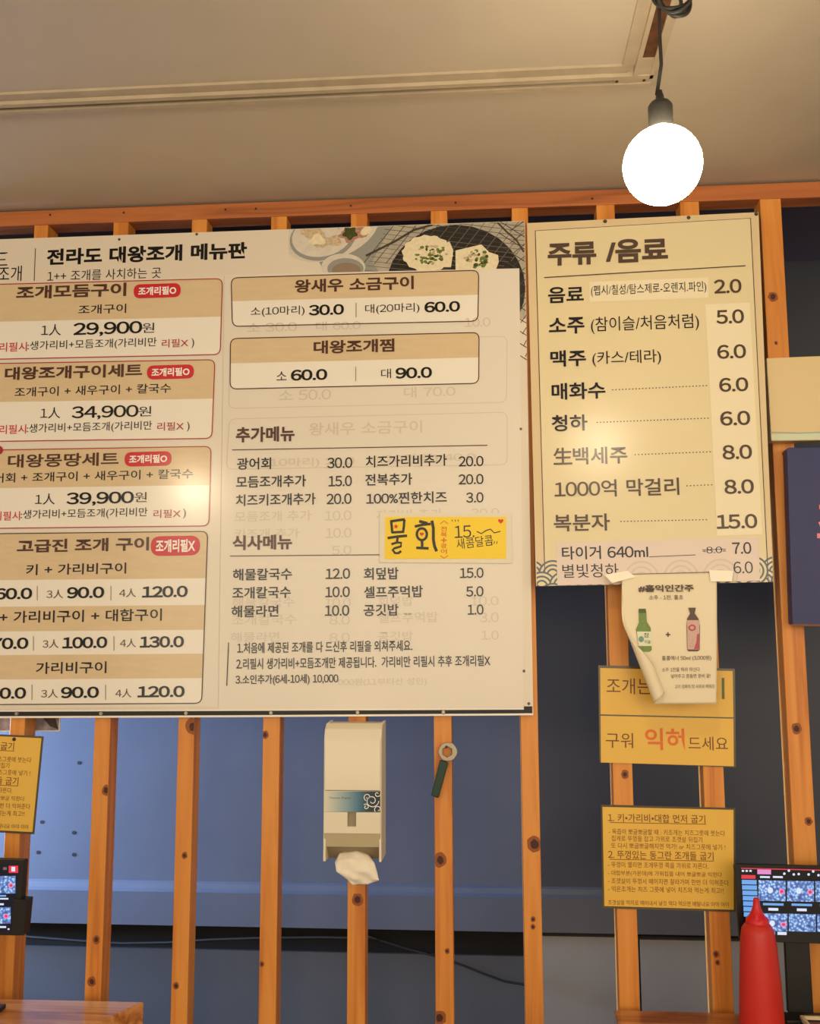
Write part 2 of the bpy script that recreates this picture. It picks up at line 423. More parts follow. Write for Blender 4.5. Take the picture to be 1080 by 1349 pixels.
P([(520, 290), (692, 288), (694, 500), (640, 500), (500, 360), (490, 345)], M_PG, 1)
P(ell(436, 303, 66, 38, rot=-.35), M_PL, 2); P(ell(425, 313, 44, 30, rot=-.2), M_PB, 3); P(ell(424, 311, 40, 27, rot=-.2), M_PL, 4)
P(ell(424, 308, 26, 17, rot=.3, wob=.16, lob=5), M_PN, 5); P(ell(436, 304, 12, 8, wob=.2, lob=4), M_PL, 6); P(ell(418, 316, 10, 7, wob=.2, lob=3), M_PS, 6)
P(ell(470, 302, 24, 13, rot=-.5, wob=.15, lob=6), M_PP, 5); P(ell(461, 307, 9, 8, wob=.2, lob=5), M_PDK, 6); P(ell(482, 304, 8, 5, rot=-.6), M_PS, 6)
P(ell(452, 352, 29, 18), M_PL, 7); P(ell(455, 354, 24, 14), M_PB, 8); P(ell(456, 356, 19, 10), mat('photo_dip', (146, 126, 108), R_SHEET), 9)
P(ell(600, 380, 92, 84), M_PD, 3)
for k in range(15):      # grill wire
    x = 478 + k * 15
    ribbon(f, BP, [(x, 348 - max(0, 0) - k * .3), (x + 46, 290 - k * .5)], .9, M_PW if k < 5 else M_GREY, .00052, clip=clA)
    ribbon(f, BP, [(480 + k * 3.0, 356 - k * 6.0), (640 + k * 6, 372 - k * 5.4)], .7, M_PW if k > 8 else M_GREY, .00054, clip=clA)
for k in range(13):
    ribbon(f, BP, [(640, 280 + k * 16), (700, 318 + k * 16)], 1.1, M_PW, .00052, clip=[(655, 291), (690.5, 291.6), (694, 480), (683, 480)])
    ribbon(f, BP, [(668 + k * 2, 290 + k * 15), (700, 270 + k * 15)], 1.0, M_PW, .00053, clip=[(670, 291), (690.5, 291.6), (694, 480), (683, 480)])
ribbon(f, BP, [(482, 337), (520, 318), (545, 303), (570, 296)], 3, M_PW, .00056, clip=clA)
ribbon(f, BP, [(655, 293), (668, 306), (680, 316), (690, 332)], 2.4, M_PW, .00056, clip=clA)
P(ell(563, 334, 33, 24, n=48, wob=.04, lob=14), M_PS, 12); P([(583, 322), (592, 318), (597, 330), (594, 352), (578, 352)], M_PS, 12.4)
P([(600, 330), (634, 322), (644, 332), (656, 336), (657, 345), (652, 358), (600, 360)], M_PS, 12.8)
for cx_, cy_, n_, rr in [(568, 335, 60, 21), (627, 341, 44, 18)]:
    for q in range(n_):
        a = random.uniform(0, 6.28); d_ = random.uniform(0, 1) ** .6
        P(ell(cx_ + rr * d_ * math.cos(a), cy_ + rr * .62 * d_ * math.sin(a), random.uniform(1.6, 3.6), random.uniform(1.2, 2.6), 9), random.choice([M_PGR, M_PGR, M_PDK, M_PS, M_PN]), 13 + q * .12)
o = f.build('food_picture', root); o['label'] = 'printed picture of grilled scallops and bowls on the menu board'

def card(tl, tr, br, bl, bands, border, nm, label):
    c = MB(); o_ = rrect(tl, tr, br, bl, 9)
    quad(c, BP, o_, M_CARD, .0018)
    ribbon(c, BP, o_, 1.3, border, .0027, closed=True)
    ob = c.build(nm, root); ob['label'] = label
    for (a, b_) in bands:       # fractions down the card
        lp = lambda p, q, t_: (p[0] + (q[0] - p[0]) * t_, p[1] + (q[1] - p[1]) * t_)
        bb = MB(); q = [lp(tl, bl, a), lp(tr, br, a), lp(tr, br, b_), lp(tl, bl, b_)]
        quad(bb, BP, clip_poly(q, [(x_ , y_) for x_, y_ in o_]), M_TAN, .0022); bb.build('heading_band', ob)
    return ob
def lines(ob, name, items):
    for it in items:
        m_ = MB(); W(m_, *it); m_.build('price' if it[0][0].isdigit() and '.0' in it[0] or ',' in it[0] else 'dish_name' if len(it[0]) > 3 or ob is root else 'small_lettering', ob)
def pill(ob, cx_, cy_, w_, h_, s, tw, th):
    m_ = MB(); k = sl(cy_); x0, x1 = cx_ - w_ / 2, cx_ + w_ / 2
    quad(m_, BP, rrect((x0, cy_ - h_ / 2 - k * w_ / 2), (x1, cy_ - h_ / 2 + k * w_ / 2), (x1, cy_ + h_ / 2 + k * w_ / 2), (x0, cy_ + h_ / 2 - k * w_ / 2), h_ * .499, 7), M_RED, .0029)
    W(m_, s, cx_ - tw / 2, cy_ + th / 2 - k * tw / 2, cx_ + tw / 2, th, M_WHITE, .03, .0034)
    o_ = m_.build('refill_badge', ob); o_['label'] = 'red pill shaped badge with white letters'
def bars(ob, xs_, y0, y1):
    for x_ in xs_: m_ = MB(); ribbon(m_, BP, [(x_, y0), (x_, y1)], .8, M_GREY, .003); m_.build('divider', ob)
c1 = card((-40, 375.5), (293, 367), (290, 467), (-44, 474), [(0, .50)], M_WINE, 'menu_card', 'red bordered card with the price 29,900')
lines(c1, 'card_text', [('조개모듬구이', 21, 394.5, 166, 17.5, M_BROWN, .03), ('조개구이', 103, 414, 166, 12, M_INK, .008), ('1人', 54, 442.5, 80, 15, M_INK),
    ('29,900', 96, 444, 187, 18.5, M_BLACK, .02), ('원', 187, 438.5, 203, 13, M_INK), ('리필시', -1, 463.5, 35, 12, M_RED, .006), (':생가리비+모듬조개(가리비만', 36, 463, 206, 13.5, M_INK),
    ('리필X', 213, 458, 248, 11, M_WINE, .006), (')', 252, 458.5, 255.5, 13, M_INK)])
pill(c1, 207, 383, 62, 18.5, '조개리필O', 50, 11)
c2 = card((-40, 479.5), (283, 473.8), (279, 577.5), (-46, 582), [(0, .495)], M_WINE, 'menu_card', 'red bordered card with the price 34,900')
lines(c2, 'card_text', [('대왕조개구이세트', 6, 501, 187, 17, M_BROWN, .03), ('조개구이 + 새우구이 + 칼국수', 19, 523, 225, 12.5, M_INK, .008), ('1人', 53, 551.5, 79, 14.5, M_INK),
    ('34,900', 94, 553.5, 182, 18, M_BLACK, .014), ('원', 182, 548.5, 199, 13, M_INK), ('리필시', -1, 572, 34, 12, M_RED, .006), (':생가리비+모듬조개(가리비만', 35, 572, 200, 13.5, M_INK),
    ('리필X', 207, 567.5, 242, 11, M_WINE, .006), (')', 246, 568.5, 249.5, 13, M_INK)])
pill(c2, 224.5, 490, 62, 18.5, '조개리필O', 50, 11)
c3 = card((-40, 593.5), (278, 588), (275, 692.8), (-48, 696.5), [(0, .485)], M_WINE, 'menu_card', 'red bordered card with the price 39,900')
lines(c3, 'card_text', [('대왕몽땅세트', 10, 616.5, 156, 17.5, M_BROWN, .02), ('광어회 + 조개구이 + 새우구이 + 칼국수', -24, 636.5, 254, 12.5, M_INK, .008), ('1人', 46, 665, 72, 14.5, M_INK),
    ('39,900', 87, 667, 176, 18, M_BLACK, .02), ('원', 177, 661.5, 193, 13, M_INK), ('리필시', -8, 686, 26, 12, M_RED, .006), (':생가리비+모듬조개(가리비만', 27, 685.5, 194, 13.5, M_INK),
    ('리필X', 202, 682.5, 238, 11, M_WINE, .006), (')', 241, 683, 244.5, 13, M_INK)])
pill(c3, 195, 604.5, 62, 19, '조개리필O', 50, 11)
m_ = MB(); quad(m_, BP, ell(-2, 593, 6, 6), M_WINE, .0030); m_.build('red_dot', c3)
c4 = card((-42, 703.5), (273.5, 700), (265.5, 926.5), (-56, 928.5), [(0, .272), (.428, .572), (.711, .853)], M_BROWN, 'menu_card', 'dark bordered card with three tan rows of set prices')
lines(c4, 'card_text', [('고급진 조개 구이', 22, 728.5, 196, 17.5, M_BROWN, .03), ('키 + 가리비구이', 34, 758, 166, 14.5, M_INK, .012), ('60.0', -7, 790, 42, 15, M_BLACK, .03), ('3人', 61, 788.5, 83, 11.5, M_BROWN),
    ('90.0', 88, 788.5, 137, 15, M_BLACK, .03), ('4人', 157, 787, 179, 11.5, M_BROWN), ('120.0', 187, 787.5, 247, 15, M_BLACK, .03),
    ('키 + 가리비구이 + 대합구이', -26, 821.5, 213, 16, M_INK, .012), ('70.0', -12, 855.5, 37, 15, M_BLACK, .03), ('3人', 56, 854, 77, 11.5, M_BROWN),
    ('100.0', 82, 854.5, 141, 15, M_BLACK, .03), ('4人', 158, 853, 179, 11.5, M_BROWN), ('130.0', 184, 853.5, 242, 15, M_BLACK, .03),
    ('가리비구이', 47, 888, 140, 15.5, M_INK, .012), ('60.0', -15, 921, 34, 15, M_BLACK, .03), ('3人', 54, 919.5, 76, 11.5, M_BROWN),
    ('90.0', 80, 920, 130, 15, M_BLACK, .03), ('4人', 152, 919, 173, 11.5, M_BROWN), ('120.0', 181, 919, 243, 15, M_BLACK, .03)])
pill(c4, 231, 719, 65, 26, '조개리필X', 52, 17)
bars(c4, (49, 146), 772, 791); bars(c4, (44, 150), 838, 857); bars(c4, (42, 139), 902, 922)
c5 = card((304.5, 366), (630.5, 356), (629.5, 423), (306, 430), [(0, .48)], M_BROWN, 'menu_card', 'dark bordered card with the prices 30.0 and 60.0')
lines(c5, 'card_text', [('왕새우 소금구이', 388, 386, 545, 17.5, M_BROWN, .03), ('소(10마리)', 330, 418, 401, 13.5, M_INK), ('30.0', 406.5, 415.8, 453, 14, M_BLACK, .03), ('대(20마리)', 481, 414.5, 552.5, 13.5, M_INK), ('60.0', 559, 411.8, 606, 14, M_BLACK, .03)])
bars(c5, (469,), 399, 418)
c6 = card((303.5, 446), (631, 438), (630.5, 505), (303, 512.5), [(0, .49)], M_BROWN, 'menu_card', 'dark bordered card with the prices 60.0 and 90.0')
lines(c6, 'card_text', [('대왕조개찜', 413, 466.5, 519.5, 17.5, M_BROWN, .03), ('소', 364, 501, 377.5, 11.5, M_INK), ('60.0', 383, 501.7, 431, 14.5, M_BLACK, .03), ('대', 502, 498.5, 515, 12.5, M_INK), ('90.0', 521, 499, 569, 14.5, M_BLACK, .03)])
bars(c6, (468.5,), 483, 502)
g = MB()
def G(s, xl, yb, xr, h_): W(g, s, xl, yb, xr, h_, M_GHOST, .01, .0020)
for a in [('소 30.0', 325, 438, 391, 12), ('대 60.0', 416, 436, 475, 12), ('10.0', 612, 431, 646, 12), ('소 50.0', 367, 528, 436, 14), ('대 70.0', 532, 524, 600, 14), ('왕새우 소금구이', 407, 574, 556, 17),
          ('(10마리) 20.0', 350, 617, 467, 13), ('(20마리) 40.0', 500, 612, 627, 13), ('모듬조개 추가', 309, 688, 410, 14), ('10.0', 428, 686, 463, 13), ('가리비 추가', 495, 685, 583, 13), ('30.0', 620, 683, 658, 13),
          ('키조개 추가', 309, 710, 394, 13), ('10.0', 429, 709, 463, 13), ('5.0', 437, 731, 463, 12), ('해물칼국수', 306, 801, 388, 14), ('10.0', 428, 800, 462, 12), ('회덮밥', 498, 799, 544, 13), ('10.0', 620, 798, 657, 12), ('조개칼국수', 305, 824, 391, 14),
          ('8.0', 434, 823, 461, 12), ('셀프주먹밥', 498, 821, 577, 14), ('3.0', 632, 820, 657, 13), ('해물라면', 304, 846, 368, 13), ('8.0', 434, 846, 461, 12), ('공깃밥', 498, 845, 544, 13), ('1.0', 634, 843, 657, 12), ('000원(11부터산 성인)', 445, 905, 562, 11)]: G(*a)
ribbon(g, BP, rrect((302, 552), (668, 543), (668, 612), (298, 618), 9), 1, M_GHOST, .0021, closed=True)
ribbon(g, BP, rrect((303, 452), (668, 443), (667, 530), (301, 538), 9), 1, M_GHOST, .0021, closed=True)
g.build('old_print_showing_through', root)
l1 = lines(root, 'extras_list', [('추가메뉴', 310.6, 583, 388, 20, M_BROWN, .03), ('광어회', 312, 619, 357, 15.5, M_INK, .014), ('30.0', 431, 617, 464, 14, M_INK, .012), ('치즈가리비추가', 481.7, 616, 588.7, 15.5, M_INK, .014), ('20.0', 604, 614.7, 637, 13.5, M_INK, .012),
    ('모듬조개추가', 311, 643, 403, 15.5, M_INK, .014), ('15.0', 432.7, 641, 463.5, 14, M_INK, .012), ('전복추가', 481, 640, 543, 15.5, M_INK, .014), ('20.0', 604, 638.4, 637, 13.5, M_INK, .012),
    ('치즈키조개추가', 310.5, 667, 415.6, 15.5, M_INK, .014), ('20.0', 430, 664.5, 463, 14, M_INK, .012), ('100%찐한치즈', 482.5, 664.8, 588.7, 15.5, M_INK, .014), ('3.0', 614, 662.3, 637, 13.5, M_INK, .012)])
m_ = MB(); ribbon(m_, BP, [(305.5, 592.7), (642, 586.5)], 1.1, M_BROWN, .003); m_.build('rule_line', root)
lines(root, 'meals_list', [('식사메뉴', 306, 725, 384.5, 19.5, M_BROWN, .03), ('해물칼국수', 306.7, 765, 384.5, 15.5, M_INK, .014), ('12.0', 429, 763, 461, 14, M_INK, .012), ('회덮밥', 479.4, 764, 525, 16, M_INK, .014), ('15.0', 605.8, 761.7, 637, 13.5, M_INK, .012),
    ('조개칼국수', 306, 789, 383, 15.5, M_INK, .014), ('10.0', 428.5, 787, 460.7, 14, M_INK, .012), ('셀프주먹밥', 479.4, 788, 557, 15.5, M_INK, .014), ('5.0', 614, 786, 637, 13.5, M_INK, .012),
    ('해물라면', 304.8, 813.5, 366.6, 15.5, M_INK, .014), ('10.0', 428, 811.5, 460, 14, M_INK, .012), ('공깃밥', 479, 811.8, 525, 15.5, M_INK, .014), ('1.0', 616, 810, 637, 13.5, M_INK, .012)])
m_ = MB(); ribbon(m_, BP, [(303, 732.5), (642, 729.5)], 1.1, M_BROWN, .003); m_.build('rule_line', root)
n_ = MB()
W(n_, '1.처음에 제공된 조개를 다 드신후 리필을 외쳐주세요.', 312.5, 861, 543, 14.5, M_INK, .012); W(n_, '2.리필시 생가리비+모듬조개만 제공됩니다.  가리비만 리필시 추후 조개리필X', 311, 882, 646, 14.5, M_INK, .012)
W(n_, '3.소인추가(6세-10세) 10,000', 310, 903.6, 445.6, 14.5, M_INK, .012); ribbon(n_, BP, [(301, 846.5), (298.6, 903.6)], 1.2, M_INK, .003)
n_.build('refill_notes', root)
def screw(root_, pl, x, y, r_=2.2, m=None, off=.001):
    m_ = MB(); c = pl.at(x, y, off); rr = r_ * D / F; vs = []; N = 12
    for k in range(N): a = 2 * math.pi * k / N; vs.append(c + Vector((rr * math.cos(a), 0, rr * math.sin(a))))
    for k in range(N): a = 2 * math.pi * k / N; vs.append(c + Vector((rr * .7 * math.cos(a), -.002, rr * .7 * math.sin(a))))
    m_.add(vs, [(k, (k + 1) % N, N + (k + 1) % N, N + k) for k in range(N)] + [tuple(range(N, 2 * N))], m or M_DKSTEEL)
    m_.build('screw', root_)
for x, y in [(22, 940), (133, 940), (245, 939.5), (357, 939), (471, 938.5), (584, 938)]: screw(root, BP, x, y, 3.2, M_STEEL)
for x, y in [(157, 315.3), (259, 308.5), (686, 565), (696.5, 927), (690, 884)]: screw(root, BP, x, y, 1.9)

# handwritten yellow note taped on the board
NP = vplane(BY - .0045)
M_YN = mat('note_yellow', (246, 210, 30), 0.35); M_OR = mat('marker_orange', (222, 96, 28), 0.4); M_MK = mat('marker_black', (36, 34, 28), 0.4); M_MR = mat('marker_red', (214, 50, 30), 0.4)
M_FILM = mat('lamination_film', (226, 216, 192), 0.2)
nr = thing('handwritten_note', 'small bright yellow handwritten note taped on the menu board', 'note', NP.at(586, 737))
MB().slab([NP.at(*p) for p in [(500, 741), (674, 742), (673, 676), (500, 675)]], NP.n, .0004, M_FILM).build('clear_film', nr)
MB().slab([NP.at(*p, .0008) for p in [(506.6, 736.5), (666.5, 736), (666.5, 681), (507.5, 681)]], NP.n, .0006, M_YN).build('paper', nr)
q = MB(); o2 = .0014
cr_ = lambda L: [(290 + .3889 * x, 540 + .3889 * y) for x, y in L]
for i_, (L_, w_) in enumerate([([(576, 378), (600, 374), (625, 371)], 3.4), ([(624, 371), (622, 395), (619, 416)], 3.2), ([(579, 376), (581, 395), (583, 417)], 3.2), ([(581, 415), (600, 414), (621, 413)], 3.2),
        ([(567, 434), (600, 429), (633, 426)], 3.4), ([(601, 430), (600, 440), (598, 452)], 3), ([(580, 455), (598, 449), (613, 450), (612, 462), (590, 469), (584, 474), (592, 485), (604, 485), (613, 478)], 3.0),
        ([(674, 377), (690, 381), (702, 384)], 3.6), ([(659, 395), (685, 389), (713, 386)], 3.4), ([(683, 440), (684, 455), (684, 467)], 3.4), ([(664, 467), (685, 468), (706, 469)], 3.4), ([(717, 375), (722, 400), (722, 440), (726, 462), (733, 479)], 3.8)]):
    ribbon(q, NP, cr_(L_), w_, M_MK, o2 + i_ * .00003)
ribbon(q, NP, cr_(ell(683, 421, 17, 20, 24)), 3.2, M_MK, o2 + .0004, closed=True)
write(q, NP, '15.', 599, 709, 625, 16, M_MK, .0, -.05, o2); write(q, NP, '새콤달콤', 602, 724, 650, 14, M_MK, .0, -.12, o2)
ribbon(q, NP, [(628, 700), (634, 703), (640, 699), (646, 697), (651, 702), (659, 700)], 1.4, M_MK, o2)
for x in (595, 599, 603): ribbon(q, NP, [(x, 684.5), (x + 1, 687)], .9, M_MK, o2)
for x in (648, 651.5, 655): ribbon(q, NP, [(x, 713), (x - 1, 716.5)], .9, M_MK, o2)
q.build('black_handwriting', nr)
q = MB()
for i_, s_ in enumerate('전복+광어'): write(q, NP, s_, 580.5, 700 + i_ * 7.4, 588.5, 6.4, M_OR, .01, 0, o2)
ribbon(q, NP, [(580, 690), (585, 686), (590, 690)], 1, M_OR, o2); ribbon(q, NP, [(580, 732), (585, 735.4), (590, 732)], 1, M_OR, o2)
def star(cx_, cy_, r_): quad(q, NP, [(cx_ + (r_ if k % 2 == 0 else r_ * .42) * math.sin(k * math.pi / 5), cy_ - (r_ if k % 2 == 0 else r_ * .42) * math.cos(k * math.pi / 5)) for k in range(10)], M_MR, o2 + .0002)
def heart(cx_, cy_, r_): quad(q, NP, [(cx_ + r_ * (16 * math.sin(a) ** 3) / 16, cy_ - r_ * (13 * math.cos(a) - 5 * math.cos(2 * a) - 2 * math.cos(3 * a) - math.cos(4 * a)) / 16) for a in [k * math.pi / 12 for k in range(24)]], M_MR, o2 + .0002)
q.build('red_handwriting', nr)
q = MB(); star(521.5, 693.5, 3.6); q.build('drawn_star', nr)
q = MB(); heart(555.5, 703.5, 2.8); q.build('drawn_heart', nr); q = MB(); heart(659.5, 686.5, 3.6); q.build('drawn_heart', nr)

# ------------------------------------------------------------------ drinks board
DP = vplane(D - .042, math.radians(-3.4), 850, 520, math.radians(-2.3))
sd = lambda y: -0.043 + 0.024 * (y - 287) / 482
M_DB = mat('drinks_edge', (222, 200, 160), R_SHEET); M_DI = mat('drinks_cream', (228, 213, 172), .25); M_DS = mat('drinks_sticker', (238, 226, 194), R_SHEET)
M_PK = mat('sticker_pinkish', (226, 208, 196), R_SHEET); M_WV = mat('wave_blue', (84, 98, 118), R_SHEET); M_WVG = mat('wave_ghost', (212, 198, 182), R_SHEET)
dr = thing('drinks_board', 'tall cream price board of drinks below the glowing bulb', 'menu board', DP.at(860, 769))
dq = [(694, 294), (999, 279.5), (1018.5, 766.5), (706, 772)]
MB().slab([DP.at(*p) for p in dq[::-1]], DP.n, .011, M_DB).build('backing_panel', dr)
iq = [(705, 304), (988.5, 287.5), (1012, 766.8), (718, 771.6)]
q = MB(); quad(q, DP, iq, M_DI, .0005)
ribbon(q, DP, [iq[3], iq[0], iq[1], iq[2]], 1.2, M_BROWN2, .0008)
q.build('inner_panel', dr)
def WD(mb, s, xl, yb, xr, h_, m, bold=0.0, off=.0022): write(mb, DP, s, xl, yb, xr, h_, m, bold, sd(yb), off)
q = MB()
WD(q, '주류', 721.5, 350.5, 785.6, 30, M_BROWN2, .035); WD(q, '/음료', 798, 347, 880, 31, M_BROWN2, .035)
ribbon(q, DP, [(716.6, 365.6), (982, 350)], 1.3, M_BROWN2, .0022); q.build('heading_text', dr)
q = MB(); quad(q, DP, [(776.5, 371.5), (933, 365.5), (933, 392), (776.5, 398)], M_DS, .0012); WD(q, '(펩시/칠성/탐스제로-오렌지.파인)', 778.6, 391.5, 930.5, 15.5, M_INK); q.build('name_sticker', dr)
qs = MB(); quad(qs, DP, [(929, 401), (987.5, 398.4), (1004, 704), (944.5, 706)], M_DS, .0012); ps_ = qs.build('price_strip', dr)
for s_, a, y, b_, h_ in [('5.0', 943.6, 427, 980.3, 18.5), ('6.0', 945, 473, 983, 18.5), ('6.0', 947.6, 516.5, 986, 18.5), ('6.0', 949, 561, 988.6, 19), ('8.0', 952, 605.5, 991, 19), ('8.0', 954.6, 651, 993.5, 19), ('15.0', 944.5, 697, 998, 19)]:
    q = MB(); WD(q, s_, a, y, b_, h_, M_BROWN2, .022); q.build('price', ps_)
q = MB(); WD(q, '2.0', 940.6, 387, 977, 18.5, M_BROWN2, .022); q.build('price', dr)
for s_, a, y, b_, h_, bo in [('음료', 722, 399.5, 769, 21, .02), ('소주', 723, 440.5, 770, 21.5, .02), ('(참이슬/처음처럼)', 778.6, 440, 921, 22, 0), ('맥주', 725, 483.5, 772, 21.5, .02), ('(카스/테라)', 780.5, 483, 871, 20, 0), ('매화수', 726.7, 527, 797.6, 22, .02),
                           ('청하', 726.7, 568.5, 774, 21.5, .018), ('生백세주', 729, 613, 826.6, 23, .014), ('1000억 막걸리', 730.6, 656, 895, 22.5, .012), ('복분자', 729.7, 700.5, 803.7, 22.5, .016)]:
    q = MB(); WD(q, s_, a, y, b_, h_, M_INK if y < 570 else M_BROWN2, bo); q.build('drink_name', dr)  # lower names browner: the bulb's glare is put into their ink colour
q = MB()
for (x0, y0, x1, y1) in [(806, 513.6, 934, 507.8), (785.7, 556.5, 936, 550.7), (835.8, 599, 939, 595), (904, 640, 941, 638.5), (817, 687, 934, 684.5)]:
    n = int((x1 - x0) / 4.4)
    for k in range(n):
        x = x0 + (x1 - x0) * k / n; y = y0 + (y1 - y0) * k / n
        quad(q, DP, [(x, y - .75), (x + 1.7, y - .65), (x + 1.7, y + .65), (x, y + .65)], M_BROWN2, .0011)
q.build('dotted_leaders', dr)
q = MB()
for cl_, cs in [([(706.5, 724), (735, 724), (735, 771.4), (707, 772)], [(699, 757), (728, 757), (713.5, 772), (742, 772), (699, 787), (728, 787)]),
                ([(997, 718), (1016.3, 718), (1018.3, 766.6), (997, 767)], [(1021, 752), (1006, 768), (993, 752), (1034, 768), (1021, 784), (993, 784)]),
                ([(733, 768), (1001, 762.5), (1001, 767), (733, 771.3)], [(742 + 28 * k, 787 - k * .5) for k in range(10)])]:
    for cx_, cy_ in cs:
        if cy_ < 780 or cl_[0][1] > 760:
            pass
        quad_ = clip_poly(ell(cx_, cy_, 19, 19, 40), cl_)
        idx = .0007 + .00002 * cs.index((cx_, cy_)) * 4
        if len(quad_) > 2: quad(q, DP, quad_, M_DI, idx)
        for r_ in (18, 12.5, 7):
            ribbon(q, DP, ell(cx_, cy_, r_, r_, 40), 2.4, M_WV, idx + .00004, closed=True, clip=cl_)
q.build('wave_pattern', dr)
q = MB(); quad(q, DP, [(733, 715), (999, 708), (1001, 765), (734, 771)], M_PK, .0016)
cl_ = [(734, 740), (1000, 735), (1001, 764.5), (734, 770)]
for k in range(3):
    for r_ in (22, 15, 8): ribbon(q, DP, ell(845 + 52 * k, 762 - 1.5 * k, r_, r_, 36), 2.6, M_WVG, .0018, closed=True, clip=cl_)
def WS(s, xl, yb, xr, h_, m, bold=0.0): WD(q, s, xl, yb, xr, h_, m, bold, .0024)
WS('타이거 640ml', 740.4, 737.5, 854, 17.5, M_INK, .012); WS('-8.0-', 926, 729, 956, 8.5, M_INK); ribbon(q, DP, [(925, 724.5), (956, 723.3)], .8, M_INK, .0024); WS('7.0', 965, 730, 990, 15.5, M_INK, .012)
WS('별빛청하', 741, 761.5, 815, 18, M_INK); WS('6.0', 966.6, 755.5, 992, 15.5, M_INK)
ribbon(q, DP, [(855, 733.5), (916, 731)], .9, M_BROWN2, .0024); ribbon(q, DP, [(829, 756.5), (965, 753)], .9, M_BROWN2, .0024)
o = q.build('bottom_sticker', dr)
for x, y in [(797, 291.5), (907, 286.5), (996, 281.8)]: screw(dr, DP, x, y, 2.6, M_DKSTEEL)

# ------------------------------------------------------------------ yellow laminated signs
M_YS = mat('sign_yellow', (234, 188, 80), 0.35, noise=.03, nscale=8); M_YI = mat('sign_ink', (120, 66, 22), 0.4); M_YO = mat('sign_orange', (226, 112, 34), 0.4); M_YG = mat('sign_green', (96, 104, 48), 0.4)
M_LAM = mat('laminate_edge', (92, 80, 52), 0.2)
YP = vplane(D - .003)
ys = thing('cooking_sign', 'upper yellow laminated sign in two rows, partly covered by the peeling leaflet', 'sign', YP.at(879, 1007))
MB().slab([YP.at(*p) for p in [(789.5, 1004), (969.5, 1011), (968, 881), (788, 876.5)]], YP.n, .002, M_LAM).build('laminate_film', ys)
MB().slab([YP.at(*p, .0008) for p in [(791, 941), (966, 945), (965, 884), (790.5, 880)]], YP.n, .0006, M_YS).build('top_strip', ys)
MB().slab([YP.at(*p, .0008) for p in [(791.5, 1004.5), (966.5, 1009.5), (966, 946.8), (791, 943)]], YP.n, .0006, M_YS).build('bottom_strip', ys)
q = MB()
def word(s_, *a):
    m_ = MB(); write(m_, YP, s_, *a); return m_.build('sign_word', ys)
word('조개는', 799, 914, 858, 21, M_YI, .0, .02, .0012); word('구워', 798, 985, 834, 20, M_YI, 0, .02, .0012); word('드세요', 907, 988, 959, 18, M_YI, 0, .02, .0012)
word('익혀', 850, 988, 902, 29, M_YO, .02, .015, .0012)
quad(q, YP, [(950.5, 893), (954, 893), (954.3, 921), (950.8, 921)], M_YG, .0012); word('푹 익', 868, 916, 944, 21, M_YI, 0, .02, .0012)
q.build('sign_stroke', ys)
SL9 = [('- 육즙이 뽀글뽀글할 때 : 키조개는 치즈그릇에 붓는다', 802, 1099, 955, 7.5), ('집게로 뚜껑을 잡고 가위로 조갯살 뒤집기', 805.5, 1108, 925, 7.5), ('또 다시 뽀글뽀글해지면 먹기! or 치즈그릇에 넣기 !', 805, 1117.5, 955.5, 7.5),
       ('- 뚜껑이 열리면 조개뚜껑 쪽을 가위로 자른다.', 801, 1142.5, 933, 7.5), ('- 대합부분(가운데)에 가위집을 내어 뽀글뽀글 익힌다', 801, 1154, 951, 7.5), ('- 조갯살이 뚜껑서 떼어지면 잘라가며 한번 더 익혀준다', 801, 1164, 960, 7.5),
       ('- 익은조개는 치즈 그릇에 넣어 치즈와 먹는게 최고!!', 801, 1174.5, 953, 7.5), ('조갯살을 억지로 떼어내서 날것 먹다 먹으면 배탈나요 아야 아야', 801, 1192, 960.5, 6.5)]
def instruction(label, fn, pl, nail):
    r_ = thing('instruction_sheet', label, 'sign', pl.at(*fn(880, 1199)), 'yellow grilling instruction sheets')
    MB().slab([pl.at(*fn(*p)) for p in [(793.5, 1196.5), (969, 1201.5), (968.5, 1064.5), (791.5, 1060)]], pl.n, .002, M_LAM).build('laminate_film', r_)
    MB().slab([pl.at(*fn(*p), .0008) for p in [(796, 1193.5), (966.5, 1198.5), (966, 1067), (793.5, 1063)]], pl.n, .0006, M_YS).build('paper', r_)
    q = MB()
    write(q, pl, '1. 키•가리비•대합 먼저 굽기', 801, 1082.5, 929, 11, M_YI, .006, .018, .0012, fn); write(q, pl, '2. 뚜껑있는 동그란 조개들 굽기', 801, 1131, 940, 11, M_YI, .006, .018, .0012, fn)
    for y0, x1 in ((1083.5, 930), (1132, 940)): ribbon(q, pl, [fn(803, y0), fn(x1, y0 + .018 * (x1 - 803))], .8, M_YI, .0012)
    q.build('sheet_heading', r_)
    for s_, a, y, b_, h_ in SL9: q = MB(); write(q, pl, s_, a, y, b_, h_, M_YI, 0, .018, .0012, fn); q.build('sheet_line', r_)
    if nail: screw(r_, pl, *nail, 2.6, M_KNOT)
instruction('lower yellow instruction sheet on the right, beneath the two row sign and beside the tablet', lambda x, y: (x, y), YP, None)
instruction('yellow instruction sheet cut by the left picture edge, nailed on the leftmost slat', lambda x, y: (54.5 + (x - 966) * .94 - .10 * (y - 1067) * .94, 972.5 + (y - 1067) * .94 + .022 * (x - 966) * .94), vplane(D - .005), (18.5, 974))

